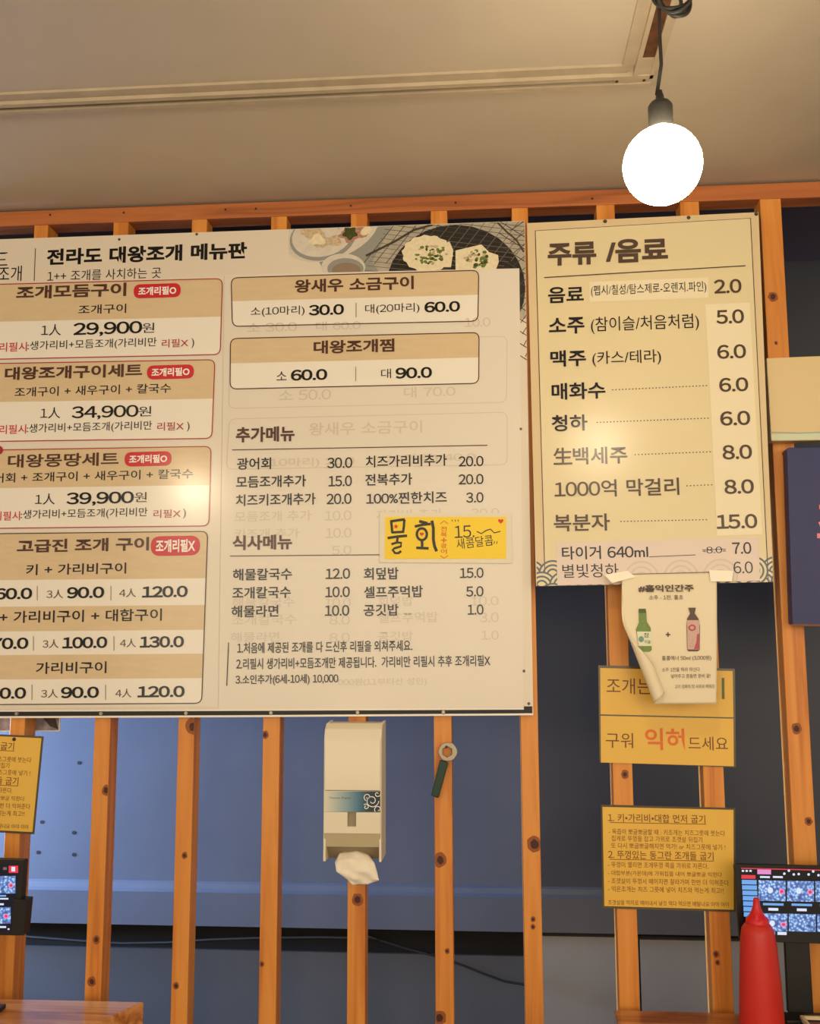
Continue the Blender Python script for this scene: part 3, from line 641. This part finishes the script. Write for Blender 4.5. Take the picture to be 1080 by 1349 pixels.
# ------------------------------------------------------------------ peeling leaflet under the drinks board
LP = vplane(D - .074)
M_LF = mat('leaflet_paper', (236, 222, 190), 0.45); M_TAPE = mat('clear_tape', (240, 230, 205), 0.12, spec=.8)
A = LP.at(819, 757); B = LP.at(944, 755); C_ = LP.at(943.5, 927); ux = (B - A).normalized(); Wd = (B - A).length
vz = (C_ - B); Hh = vz.length; vz.normalize()
f0 = LP.at(818, 796); f1 = LP.at(872, 932); fd = (f1 - f0).normalized(); fn_ = LP.n.cross(fd).normalized()
if fn_.x > 0: fn_ = -fn_
RR = 0.013; NU, NV = 40, 56; vs = []; fs = []
def curl(p):
    s = (p - f0).dot(fn_)
    if s <= 0:
        bow = .004 * math.sin(max(0, min(1, (p - A).dot(vz) / Hh)) * math.pi); return p + LP.n * bow
    a = s / RR; bow = .004 * math.sin(max(0, min(1, (p - A).dot(vz) / Hh)) * math.pi)
    return p - fn_ * s + fn_ * RR * math.sin(a) + LP.n * (RR * (1 - math.cos(a)) + bow)
for j in range(NV + 1):
    for i in range(NU + 1):
        p = A + ux * Wd * i / NU + vz * Hh * j / NV; vs.append(curl(p))
for j in range(NV):
    for i in range(NU):
        a = j * (NU + 1) + i; fs.append((a, a + NU + 1, a + NU + 2, a + 1))
lr = thing('leaflet', 'cream paper leaflet with two bottles, curling at its left corner under the drinks board', 'leaflet', LP.at(880, 927))
q = MB(); q.add(vs, fs, M_LF); o = q.build('paper', lr, smooth=True)
sm = o.modifiers.new('thickness', 'SOLIDIFY'); sm.thickness = .0004; sm.offset = -1
q = MB(); LO = .0052
def WL(s, xl, yb, xr, h_, m, bold=0): 
    m_ = MB(); write(m_, LP, s, xl, yb, xr, h_, m, bold, -.01, LO); m_.build('leaflet_line', lr)
M_LI = mat('leaflet_ink', (76, 60, 48), 0.45)
WL('#홀익인간주', 841, 780, 914, 9.5, M_LI, .03); WL('소주 - 1잔, 홀초', 855, 790.5, 900, 6.5, M_LI, .004); WL('+', 877, 839, 883, 6, M_LI, .03)
WL('홀콜에너 50ml (3,000원)', 872, 871, 937, 7, M_LI, .004); WL('소주 1잔을 따라 마신다', 872, 885, 922, 5.5, M_LI); WL('넣어주고 흔들면 준비 끝!', 884, 893.5, 936, 5.5, M_LI); WL('고기 강화의 맛 사르르 매워진', 889, 907, 941, 5, M_LI)
q = MB(); M_GB = mat('bottle_green', (112, 140, 64), .4, noise=.15, nscale=200); M_GD = mat('bottle_green_dark', (70, 92, 48), .4); M_GL = mat('bottle_label', (226, 226, 196), .4); M_TE = mat('label_teal', (110, 150, 140), .4)
quad(q, LP, [(841, 804), (851, 804), (852, 819), (857, 827), (858.5, 856), (856, 858.5), (843.5, 858.5), (841.5, 856), (837.5, 829), (841.5, 820)], M_GB, LO)
quad(q, LP, [(841.3, 802), (850.5, 802), (850.8, 807.5), (841.3, 807.5)], M_GD, LO + .0002)
quad(q, LP, [(838.8, 832), (857.6, 832), (858.2, 851), (841, 851)], M_GL, LO + .0002); quad(q, LP, ell(844.5, 842, 3.6, 4), M_TE, LO + .0004)
write(q, LP, '참', 848, 840, 855, 6.5, M_GD, .01, 0, LO + .0004); write(q, LP, '이슬', 849, 848, 857, 5, M_GD, .01, 0, LO + .0004)
q.build('green_bottle_picture', lr)
q = MB(); M_RB = mat('bottle_dark', (92, 62, 54), .4); M_RL = mat('bottle_pink', (206, 170, 156), .4, noise=.1, nscale=200)
quad(q, LP, [(906.5, 800.5), (916.5, 800.5), (915, 808), (920, 815), (922, 824), (921.5, 856), (919, 858), (907, 858), (905, 856), (904.2, 824), (905, 815), (909, 808)], M_RB, LO)
quad(q, LP, [(904.8, 817), (921.4, 817), (921, 855.5), (905.5, 855.5)], M_RL, LO + .0002); quad(q, LP, ell(911.5, 827, 5, 4.4), M_WINE, LO + .0004); quad(q, LP, ell(911.5, 827, 2.6, 2.2), M_RL, LO + .0006)
quad(q, LP, [(918, 836), (921, 834), (921, 855), (914, 855), (917, 846)], M_WINE, LO + .0004)
q.build('dark_bottle_picture', lr)
for pts in ([(796, 757), (826, 752), (838, 760), (806, 768)], [(934, 751), (966, 752), (964, 766), (936, 766)]):
    q = MB(); TP = vplane(D - .078); q.slab([TP.at(*p) for p in pts[::-1]], TP.n, .0005, M_TAPE); q.build('tape', lr)

# ------------------------------------------------------------------ tissue dispenser
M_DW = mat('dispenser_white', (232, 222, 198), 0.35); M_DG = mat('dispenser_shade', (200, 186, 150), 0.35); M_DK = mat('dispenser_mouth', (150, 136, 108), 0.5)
YF = D - .095; FP = vplane(YF)
x0 = FP.at(426.5, 1040).x; x1 = FP.at(501.5, 1040).x; z = lambda y: FP.at(463, y).z
ds = thing('tissue_dispenser', 'white wall mounted tissue dispenser on a slat under the menu board', 'dispenser', ((x0 + x1) / 2, YF + .04, z(1137)))
q = MB()
def prism(m_, pr, xa, xb, ma):
    k = len(pr); m_.add([(xa, y, zz) for y, zz in pr] + [(xb, y, zz) for y, zz in pr], [tuple(range(k - 1, -1, -1)), tuple(range(k, 2 * k))] + [(i, (i + 1) % k, (i + 1) % k + k, i + k) for i in range(k)], ma)
prism(q, [(YF + .004, z(1136)), (D - .001, z(1138)), (D - .001, z(953)), (YF + .03, z(955)), (YF + .012, z(962)), (YF + .004, z(975))], x0 - .001, x0 + .004, M_DW)
prism(q, [(YF + .004, z(1136)), (D - .001, z(1138)), (D - .001, z(953)), (YF + .03, z(955)), (YF + .012, z(962)), (YF + .004, z(975))], x1 - .004, x1 + .001, M_DW)
prism(q, [(YF + .03, z(1118)), (D - .001, z(1118)), (D - .001, z(955)), (YF + .032, z(957))], x0, x1, M_DW)
q.build('body', ds, bevel=.0012)
q = MB(); prism(q, [(YF, z(1041.5)), (YF + .03, z(1041.5)), (YF + .034, z(954)), (YF + .026, z(955.5)), (YF + .012, z(961)), (YF + .004, z(972)), (YF, z(978))], x0 + .001, x1 - .001, M_DW); q.build('front_cover', ds, bevel=.0015)
q = MB(); q.box((x0 + .001, YF + .0005, z(1069.5)), (x1 - .001, YF + .03, z(1042)), M_DW)
M_LB = mat('label_photo', (120, 150, 160), .3)
nt = M_LB.node_tree; bs = nt.nodes['Principled BSDF']; tc = nt.nodes.new('ShaderNodeTexCoord'); sp = nt.nodes.new('ShaderNodeSeparateXYZ'); mr = nt.nodes.new('ShaderNodeMapRange'); cr = nt.nodes.new('ShaderNodeValToRGB')
nt.links.new(tc.outputs['Object'], sp.inputs[0]); nt.links.new(sp.outputs[0], mr.inputs[0]); hw = (x1 - x0) / 2
mr.inputs[1].default_value = -hw; mr.inputs[2].default_value = hw; nt.links.new(mr.outputs[0], cr.inputs[0]); nt.links.new(cr.outputs[0], bs.inputs['Base Color'])
e = cr.color_ramp.elements; e[0].color = lin((226, 218, 196)); e[1].color = lin((36, 48, 56)); x_ = e.new(.35); x_.color = lin((150, 174, 180)); x_ = e.new(.62); x_.color = lin((70, 120, 146)); x_ = e.new(.78); x_.color = lin((46, 66, 78))
quad(q, FP, [(427.5, 1069.5), (500.8, 1069.5), (500.8, 1042.5), (427.5, 1042.5)], M_LB, .0004)
def spiral(cx_, cy_, r_, t0, t1): return [(cx_ + r_ * (1 - .75 * k / 30) * math.cos(t0 + (t1 - t0) * k / 30), cy_ + r_ * (1 - .75 * k / 30) * math.sin(t0 + (t1 - t0) * k / 30)) for k in range(31)]
cl_ = [(470, 1042.8), (500.6, 1042.8), (500.6, 1069.3), (470, 1069.3)]
for a in [(490, 1055, 9, 0, 9), (484, 1050, 5, 2, 9), (498, 1066, 6, 1, 8), (482, 1063, 4, 4, 11), (497, 1046, 4, 0, 6)]: ribbon(q, FP, spiral(*a), 1.0, M_WHITE, .0008, clip=cl_)
write(q, FP, 'Tissue Paper', 433.5, 1053, 463, 3.2, M_GREY, 0, .0, .0008)
q.build('label_strip', ds)
q = MB()
xa, xb = FP.at(457.5, 1080).x, FP.at(469, 1080).x
q.box((x0 + .001, YF, z(1098)), (xa, YF + .03, z(1070)), M_DW); q.box((xb, YF, z(1098)), (x1 - .001, YF + .03, z(1070)), M_DW)
q.box((xa, YF, z(1098)), (xb, YF + .03, z(1089)), M_DW)
q.build('lower_cover', ds)
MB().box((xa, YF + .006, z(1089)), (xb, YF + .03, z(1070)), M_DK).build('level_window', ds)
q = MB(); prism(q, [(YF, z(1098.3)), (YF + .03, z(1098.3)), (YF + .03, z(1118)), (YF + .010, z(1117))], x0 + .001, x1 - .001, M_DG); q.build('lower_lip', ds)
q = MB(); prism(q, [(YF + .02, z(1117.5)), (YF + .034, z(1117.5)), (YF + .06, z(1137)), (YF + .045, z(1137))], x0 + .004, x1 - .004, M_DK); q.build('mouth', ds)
M_TI = mat('tissue_paper', (242, 232, 212), .8, noise=.03, nscale=60, bump=.5)
ts = MB(); P3 = []
TPt = [[(447, 1124), (458, 1121), (470, 1121), (485, 1124)], [(441, 1136), (456, 1133), (474, 1134), (493, 1137)], [(443, 1148), (458, 1147), (478, 1148), (497, 1150)], [(456, 1158), (466, 1158), (482, 1157), (499, 1160)], [(464, 1165.5), (472, 1166), (484, 1165), (498, 1161)]]
dy = [.030, .012, .008, .010, .016]
for j in range(5):
    for i in range(4):
        pl_ = vplane(YF + dy[j] + (.006 if (i + j) % 2 else -.002)); P3.append(pl_.at(*TPt[j][i]))
ts.add(P3, [(j * 4 + i, j * 4 + 4 + i, j * 4 + 5 + i, j * 4 + 1 + i) for j in range(4) for i in range(3)], M_TI)
o = single(ts, 'tissue', 'crumpled white tissue hanging out of the dispenser mouth', 'tissue', origin=P3[9], smooth=True)
s_ = o.modifiers.new('s', 'SUBSURF'); s_.subdivision_type = 'SIMPLE'; s_.levels = 2; s_.render_levels = 2; s_ = o.modifiers.new('t', 'SOLIDIFY'); s_.thickness = .0015

# ------------------------------------------------------------------ bottle opener hanging on a slat
OPP = vplane(D - .012); op = thing('bottle_opener', 'steel ring bottle opener with dark green handle hanging on a slat', 'bottle opener', OPP.at(575, 1051))
M_GH = mat('opener_green', (24, 56, 40), .4)
q = MB(); n = 36; outer = [(590 + 12.3 * (1 + .02 * math.cos(6 * a)) * math.cos(a), 990.5 + 12.3 * (1 + .02 * math.cos(6 * a)) * math.sin(a)) for a in [2 * math.pi * k / n for k in range(n)]]
def hexr(a): a = (a + math.pi / 6) % (math.pi / 3) - math.pi / 6; return 7.2 * math.cos(math.pi / 6) / math.cos(a)
inner = [(589 + hexr(a) * math.cos(a), 990.5 + hexr(a) * math.sin(a)) for a in [2 * math.pi * k / n for k in range(n)]]
vs = [OPP.at(*p, .003) for p in outer] + [OPP.at(*p, .003) for p in inner] + [OPP.at(*p, -.003) for p in outer] + [OPP.at(*p, -.003) for p in inner]; fs = []
for k in range(n):
    j = (k + 1) % n; fs += [(k, n + k, n + j, j), (2 * n + k, 2 * n + j, 3 * n + j, 3 * n + k), (k, j, 2 * n + j, 2 * n + k), (n + k, 3 * n + k, 3 * n + j, n + j)]
q.add(vs, fs, M_STEEL); q.build('ring_head', op, bevel=.0008)
q = MB().slab([OPP.at(*p, .005) for p in rrect((579.5, 1001), (590.5, 1005), (577.5, 1052), (567.5, 1048), 2.5)[::-1]], OPP.n, .010, M_GH); q.build('handle', op, bevel=.002)
q = MB(); c = SP.at(588, 983.5); q.tube([c + Vector((0, .002, 0)), c + Vector((0, -.022, 0)), c + Vector((0, -.024, .003))], .0016, M_DKSTEEL, 8); 
single(q, 'nail', 'small steel nail in the slat holding the bottle opener', 'nail', origin=c)

# ------------------------------------------------------------------ panels at the right edge
RP = vplane(D - .030)
M_WB = mat('lightbox_cream', (222, 198, 150), .4); M_TL = mat('stripe_teal', (150, 176, 160), .4); M_NV = mat('panel_navy', (46, 50, 100), .45, noise=.05, nscale=20); M_BE = mat('panel_edge', (120, 72, 50), .5)
wr = thing('signboard', 'blank cream signboard with pale teal stripe right of the drinks board', 'sign', RP.at(1050, 580))
MB().slab([RP.at(*p) for p in [(1016, 581), (1210, 578), (1200, 464), (1009.5, 471.5)]], RP.n, .028, M_WB).build('panel', wr, bevel=.002)
q = MB(); quad(q, RP, [(1015.6, 572.5), (1050, 571.5), (1205, 566), (1205, 577), (1016, 580)], mat('stripe_pale', (206, 214, 184), .4), .0004); ribbon(q, RP, [(1015, 569.5), (1050, 570.6), (1205, 565)], 1.6, M_TL, .0006); q.build('stripe', wr)
nr_ = thing('navy_panel', 'navy blue panel with red lettering at the right picture edge', 'sign', RP.at(1060, 823))
MB().slab([RP.at(*p) for p in rrect((1036, 589.5), (1240, 586), (1250, 826), (1043.5, 823), 5)[::-1]], RP.n, .028, M_NV).build('panel', nr_, bevel=.0015)
q = MB(); ribbon(q, RP, [(1042.5, 823.2), (1248, 826)], 2.5, M_BE, .0006); q.build('bottom_edging', nr_)
q = MB(); write(q, RP, '조개', 1076.5, 716, 1180, 56, M_RED, .02, .01, .0008); q.build('red_lettering', nr_)

# framed photo print behind the leftmost slat
PP = vplane(D + .075); M_PR = mat('print_photo', (150, 138, 138), .35, noise=.5, nscale=45)
pr_ = thing('photo_print', 'photo print peeking out below the menu board behind the leftmost slat', 'poster', PP.at(40, 963))
MB().slab([PP.at(*p) for p in [(-60, 964), (78.5, 963.5), (80.5, 915), (-60, 912)]], PP.n, .003, M_WHITE).build('card', pr_)
q = MB(); quad(q, PP, [(-58, 962.4), (77, 962), (79, 917), (-58, 914)], M_PR, .0005); quad(q, PP, [(56, 945), (72, 943), (77, 961), (66, 957)], mat('print_dark', (70, 52, 48), .35, noise=.4, nscale=90), .0008); q.build('picture', pr_)

# ------------------------------------------------------------------ tables
ZT = EYE - .735; TP_ = hplane(ZT)
tl_ = thing('wooden_table', 'glossy wooden table at the lower left corner', 'table', (-1.2, 1.7, 0), 'wooden tables along the partition')
a = TP_.at(190, 1319.5); b = TP_.at(124, 1349); d_ = (b - a).normalized(); nx = Vector((-1, 0.0, 0)); bk = Vector((-1.75, a.y - .012, ZT))
q = MB(); q.slab([bk, bk + Vector((d_.x * .75, d_.y * .75, 0)), a + d_ * .75, a], Vector((0, 0, 1)), .07, M_TABLE); q.build('top', tl_, bevel=.003)
def leg(root_, x, y, m): MB().box((x - .035, y - .035, 0), (x + .035, y + .035, ZT - .07), m).build('leg', root_, bevel=.002)
for p in (a + d_ * .08 + nx * .09, a + d_ * .68 + nx * .09, bk + d_ * .08 - nx * .09, bk + d_ * .68 - nx * .09): leg(tl_, p.x, p.y, M_TABLE)
tr_ = thing('wooden_table', 'wooden table at the lower right carrying the tablet and red squeeze bottle', 'table', (.6, 1.8, 0), 'wooden tables along the partition')
a = TP_.at(808.5, 1330); b = TP_.at(803, 1349); d_ = Vector((-.03, -1, 0)).normalized()
q = MB(); q.slab([a, a + d_ * .75, Vector((1.5, a.y - .75, ZT)), Vector((1.5, a.y - .01, ZT))], Vector((0, 0, 1)), .045, M_TABLE); q.build('top', tr_, bevel=.003)
for x, y in ((a.x + .07, a.y - .08), (a.x + .06, a.y - .66), (1.4, a.y - .1), (1.4, a.y - .66)): leg(tr_, x, y, M_TABLE)

# red squeeze bottle
pb = TP_.at(1004, 1355); sc = pb.y / F
rb = thing('squeeze_bottle', 'red plastic squeeze bottle standing on the right table', 'bottle', pb)
M_RP = mat('bottle_red', (196, 44, 34), .4); M_RC = mat('cap_red', (206, 30, 40), .3); q = MB(); H = lambda y: (1355 - y) * sc
q.lathe([(.5 * 50 * sc, 0), (.5 * 53 * sc, .004), (.5 * 53 * sc, .012), (.5 * 49 * sc, H(1300)), (.5 * 43 * sc, H(1255)), (.5 * 40 * sc, H(1245)), (.5 * 38 * sc, H(1239)), (.5 * 31 * sc, H(1234)), (.5 * 27 * sc, H(1232))], pb, M_RP, 48); q.build('body', rb, smooth=True)
q = MB(); q.lathe([(.5 * 27 * sc, H(1235)), (.5 * 28 * sc, H(1234)), (.5 * 27 * sc, H(1227)), (.5 * 20 * sc, H(1224)), (.5 * 14 * sc, H(1219)), (.5 * 9 * sc, H(1212)), (.5 * 7 * sc, H(1203.5)), (.5 * 5 * sc, H(1202.5))], pb, M_RC, 40); q.build('nozzle_cap', rb, smooth=True)

# ------------------------------------------------------------------ order tablets
def emi(name, rgb, st=1.0): return mat(name, (10, 10, 12), .3, emit=st, ecol=rgb)
E_BG = emi('screen_night', (6, 8, 34), 1.0); E_BL = emi('screen_blue', (120, 180, 250), 1.1); E_RD = emi('screen_red', (240, 60, 80), 1.1); E_PK = emi('screen_pink', (245, 150, 215), 1.1); E_WH = emi('screen_white', (225, 235, 255), 1.2); E_BK = emi('screen_black', (4, 5, 12), 1)
E_TH = bpy.data.materials.new('screen_dish_photo'); E_TH.use_nodes = True; nt = E_TH.node_tree; bs = nt.nodes['Principled BSDF']
tc = nt.nodes.new('ShaderNodeTexCoord'); vo = nt.nodes.new('ShaderNodeTexVoronoi'); vo.inputs['Scale'].default_value = 190; cr = nt.nodes.new('ShaderNodeValToRGB'); nt.links.new(tc.outputs['Object'], vo.inputs['Vector'])
nt.links.new(vo.outputs['Distance'], cr.inputs[0]); e = cr.color_ramp.elements; e[0].color = lin((240, 245, 255)); e[1].color = lin((50, 60, 110)); x_ = e.new(.3); x_.color = lin((150, 195, 245)); x_ = e.new(.55); x_.color = lin((95, 125, 190))
nt.links.new(cr.outputs[0], bs.inputs['Emission Color']); bs.inputs['Emission Strength'].default_value = 1.3; bs.inputs['Base Color'].default_value = (0, 0, 0, 1)
def qd(m_, pl, x0, y0, x1, y1, ma, off, k=.02): quad(m_, pl, [(x0, y1), (x1, y1 + k * (x1 - x0)), (x1 - .02 * 0, y0 + k * (x1 - x0)), (x0, y0)], ma, off)
TPn = vplane(2.084)
tb = thing('order_tablet', 'black order tablet with lit menu screen on a stand on the right table', 'tablet', hplane(ZT).at(1052, 1340))
MB().slab([TPn.at(*p) for p in rrect((967, 1138.5), (1162, 1143), (1168, 1246), (974.5, 1240), 3)[::-1]], TPn.n, .011, M_BLK).build('bezel', tb, bevel=.001)
q = MB(); quad(q, TPn, [(975, 1143.5), (1154, 1148), (1160, 1236), (979.5, 1229)], E_BK, .0006); sc_ = q.build('screen', tb)
q = MB(); K = .025
ribbon(q, TPn, [(976, 1143.8), (1153, 1148.2)], 1.3, E_RD, .0010)
qd(q, TPn, 997.5, 1145.3, 1015.5, 1151.5, E_PK, .0010, K); qd(q, TPn, 976.5, 1152.5, 995, 1157.5, E_RD, .0010, K)
for k in range(7): qd(q, TPn, 977 + k * .45, 1159 + k * 7.1, 996.5 + k * .45, 1164.8 + k * 7.1, E_BL, .0010, K)
qd(q, TPn, 980.5, 1221, 991, 1228, E_RD, .0010, K); qd(q, TPn, 1010, 1227, 1021, 1232, E_BL, .0010, K); qd(q, TPn, 1024, 1227.5, 1036, 1231.5, E_WH, .0010, K)
for x in (977, 982, 987): qd(q, TPn, x, 1146, x + 3, 1148.5, E_WH, .0010, K)
for x, y in [(1033, 1151), (1039, 1147), (1045.5, 1152), (1052, 1151.5), (1065, 1152), (1071, 1148), (1078, 1153)]: quad(q, TPn, ell(x, y, 1.7, 1.7, 10), E_WH, .0010)
for k, x in enumerate((1001, 1018)): qd(q, TPn, x, 1154, x + 13, 1156.5, E_WH, .0010, K)
q.build('menu_buttons', sc_)
for r_ in range(2):
    for k in range(4):
        x = 999 + r_ * 2.5 + k * 37.5; y = 1159.5 + r_ * 43.5 + k * .7
        q = MB(); qd(q, TPn, x, y, x + 35.5, y + (27 if r_ == 0 else 23), E_TH, .0010, K)
        if not (r_ == 1 and k == 1): quad(q, TPn, ell(x + 30.5, y + 15, 4, 3.6, 16), E_PK, .0013); quad(q, TPn, ell(x + 30.5, y + 15, 2.2, 2, 12), E_RD, .0015); quad(q, TPn, ell(x + 15.5, y + 13.5, 3.6, 4, 14), E_WH, .0013)
        if r_ == 0: qd(q, TPn, x + 6, y + 30, x + 33, y + 33, E_BL, .0010, K); qd(q, TPn, x + 13, y + 36.5, x + 26, y + 40, E_WH, .0010, K)
        q.build('dish_tile', sc_)
sy = 2.0955; SPn = vplane(sy)
q = MB().slab([SPn.at(*p) for p in [(1038, 1334), (1072, 1336), (1066, 1236), (1033.5, 1236)]], SPn.n, .012, M_BLK); q.build('stand_post', tb, bevel=.002)
ba = hplane(ZT); c = ba.at(1054, 1339); q = MB().box((c.x - .040, 2.068, ZT), (c.x + .045, 2.114, ZT + .008), M_BLK); q.build('stand_base', tb, bevel=.003)
T2 = vplane(1.98)
t2 = thing('order_tablet', 'black order tablet with card reader cut by the left picture edge', 'tablet', ba.at(-50, 1345))
MB().slab([T2.at(*p) for p in rrect((-150, 1129), (31.5, 1133.5), (24.5, 1232.5), (-156, 1230), 3)[::-1]], T2.n, .020, M_BLK).build('bezel', t2, bevel=.001)
q = MB(); quad(q, T2, [(-140, 1137), (24.5, 1139.5), (14, 1227), (-146, 1225)], E_BG, .0006); sc_ = q.build('screen', t2)
q = MB(); qd(q, T2, 11.5, 1140.5, 24, 1150, E_RD, .0010, 0); qd(q, T2, 15, 1142, 20, 1148, E_WH, .0013, 0); qd(q, T2, -8, 1146, 2, 1150, E_BK, .001, 0); qd(q, T2, 4, 1142.5, 9, 1146, mat('screen_tan', (10, 10, 10), .3, emit=.8, ecol=(150, 120, 100)), .001, 0)
qd(q, T2, -4, 1179, 8, 1181.3, E_BL, .001, 0); qd(q, T2, -4, 1183, 11, 1185, E_WH, .001, 0); qd(q, T2, -4, 1190, 5, 1192.5, E_WH, .001, 0); qd(q, T2, -4, 1220, 8, 1222.5, E_WH, .001, 0); qd(q, T2, 10, 1223, 12.5, 1225, E_WH, .001, 0)
q.build('menu_buttons', sc_)
for (x0_, y0_, x1_, y1_) in [(-24, 1154, 20.5, 1177), (-26, 1195, 14, 1217)]:
    q = MB(); qd(q, T2, x0_, y0_, x1_, y1_, E_TH, .001, 0); quad(q, T2, ell(x1_ - 6, (y0_ + y1_) / 2 + 1, 3.6, 3.4, 14), E_PK, .0013); quad(q, T2, ell(x1_ - 6, (y0_ + y1_) / 2 + 1, 2, 1.8, 12), E_RD, .0015); q.build('dish_tile', sc_)
q = MB().slab([T2.at(*p, .004) for p in [(14, 1232.5), (31, 1232.5), (35.5, 1185.5), (18, 1184)]], T2.n, .028, M_BLK); o = q.build('card_reader', t2, bevel=.001)
c = ba.at(-55, 1345); q = MB().box((c.x - .012, 2.0, ZT), (c.x + .012, 2.02, ZT + .14), M_BLK); q.build('stand_post', t2)
MB().box((c.x - .06, 1.96, ZT), (c.x + .06, 2.05, ZT + .008), M_BLK).build('stand_base', t2)
# small tray at the lower right corner
c = TP_.at(1054, 1347.5); q = MB(); M_TR = mat('tray_red', (110, 34, 30), .4); M_TI2 = mat('tray_rim', (226, 206, 172), .4)
tr2 = thing('serving_tray', 'dark red tray with cream rim at the lower right corner of the table', 'tray', (c.x + .1, c.y - .08, ZT))
MB().box((c.x, c.y - .2, ZT + .001), (c.x + .28, c.y, ZT + .006), M_TR).build('tray_base', tr2)
q = MB()
for a0, a1 in [((c.x, c.y - .006), (c.x + .28, c.y)), ((c.x, c.y - .2), (c.x + .28, c.y - .194)), ((c.x, c.y - .194), (c.x + .006, c.y - .006)), ((c.x + .274, c.y - .194), (c.x + .28, c.y - .006))]:
    q.box((*a0, ZT + .001), (*a1, ZT + .014), M_TI2)
q.build('rim', tr2)

# ------------------------------------------------------------------ cables in the gap of the back wall
KP = vplane(YB - .05); M_CB = mat('cable_black', (22, 22, 22), .5)
pts = [(-60, 1232), (20, 1233), (60, 1236), (110, 1240), (160, 1243), (220, 1242), (280, 1238), (340, 1236), (420, 1235), (480, 1236), (500, 1238)]
single(MB().tube([KP.at(*p) for p in pts], .0035, M_CB, 8), 'cable', 'black cable sagging in the dark gap of the back wall behind the left slats', 'cable', origin=KP.at(200, 1240), smooth=True)
pts = [(470, 1230), (490, 1235), (530, 1248), (575, 1260), (610, 1272), (640, 1284), (665, 1293), (690, 1297), (712, 1296)]
single(MB().tube([KP.at(*p) for p in pts], .003, M_CB, 8), 'cable', 'thin dark cable sloping down the lower wall between the middle slats', 'cable', origin=KP.at(600, 1270), smooth=True)

# ------------------------------------------------------------------ pendant bulb
YL = 1.30; LPn = vplane(YL); c = LPn.at(872.5, 217.8); r_ = 53.2 * c.y / F
M_BU = mat('bulb_glow', (255, 255, 255), .3); bs = M_BU.node_tree.nodes['Principled BSDF']; bs.inputs['Emission Color'].default_value = (1.0, .84, .60, 1); bs.inputs['Emission Strength'].default_value = BULB_L
pd = thing('pendant_lamp', 'glowing round bulb on a black cord hanging from the ceiling', 'lamp', c)
q = MB(); pf = [(r_ * math.sin(a), -r_ * math.cos(a)) for a in [math.pi * k / 24 for k in range(1, 22)]] + [(.016, r_ * .99), (.0145, r_ * 1.02)]
q.lathe(pf, c, M_BU, 40); q.build('bulb', pd, smooth=True)
ss = YL / F; zz = c.z + r_
M_SK = mat('socket_black', (40, 38, 34), .5)
q = MB(); q.lathe([(.0155, -.012), (.0168, -.010), (.0168, .030), (.0165, .033), (.013, .038), (.0060, .042), (.0055, .048), (.004, .052), (.0035, .056)], Vector((c.x, c.y, zz)), M_SK, 32); q.build('socket', pd, smooth=True)
top = Vector((c.x - .004, c.y, zz + .05)); coil = LPn.at(887, -4)
pts = [top, LPn.at(871, 85), LPn.at(868.5, 40), LPn.at(868, 5), LPn.at(869, -30), LPn.at(876, -60)]
q = MB(); q.tube(pts, .0026, M_SK, 10)
for j, (rx, ry, ox, oy, tl2) in enumerate([(.023, .028, 0, 0, .2), (.026, .025, -.002, .003, -.25), (.020, .030, .003, -.002, .5), (.025, .026, 0, .004, .05), (.014, .026, -.004, .002, .9)]):
    ring = []
    for k in range(31):
        a = 2 * math.pi * k / 30; x = rx * math.cos(a); zq = ry * math.sin(a)
        ring.append(coil + Vector((ox + x * math.cos(tl2 * .4) - zq * math.sin(tl2 * .4), .004 * (j - 2) + .004 * math.sin(a * 2 + j), oy + x * math.sin(tl2 * .4) + zq * math.cos(tl2 * .4))))
    q.tube(ring, .0028, M_SK, 8)
q.tube([coil + Vector((0, 0, .024)), coil + Vector((.002, 0, .08)), Vector((coil.x, coil.y, ZC - .01))], .0026, M_SK, 8)
q.build('cord', pd, smooth=True)
q = MB(); q.lathe([(.045, -.022), (.05, -.018), (.05, 0)], Vector((coil.x, coil.y, ZC)), M_SK, 32); q.build('ceiling_rose', pd, smooth=True)
bpy.data.scenes.remove(TXS)
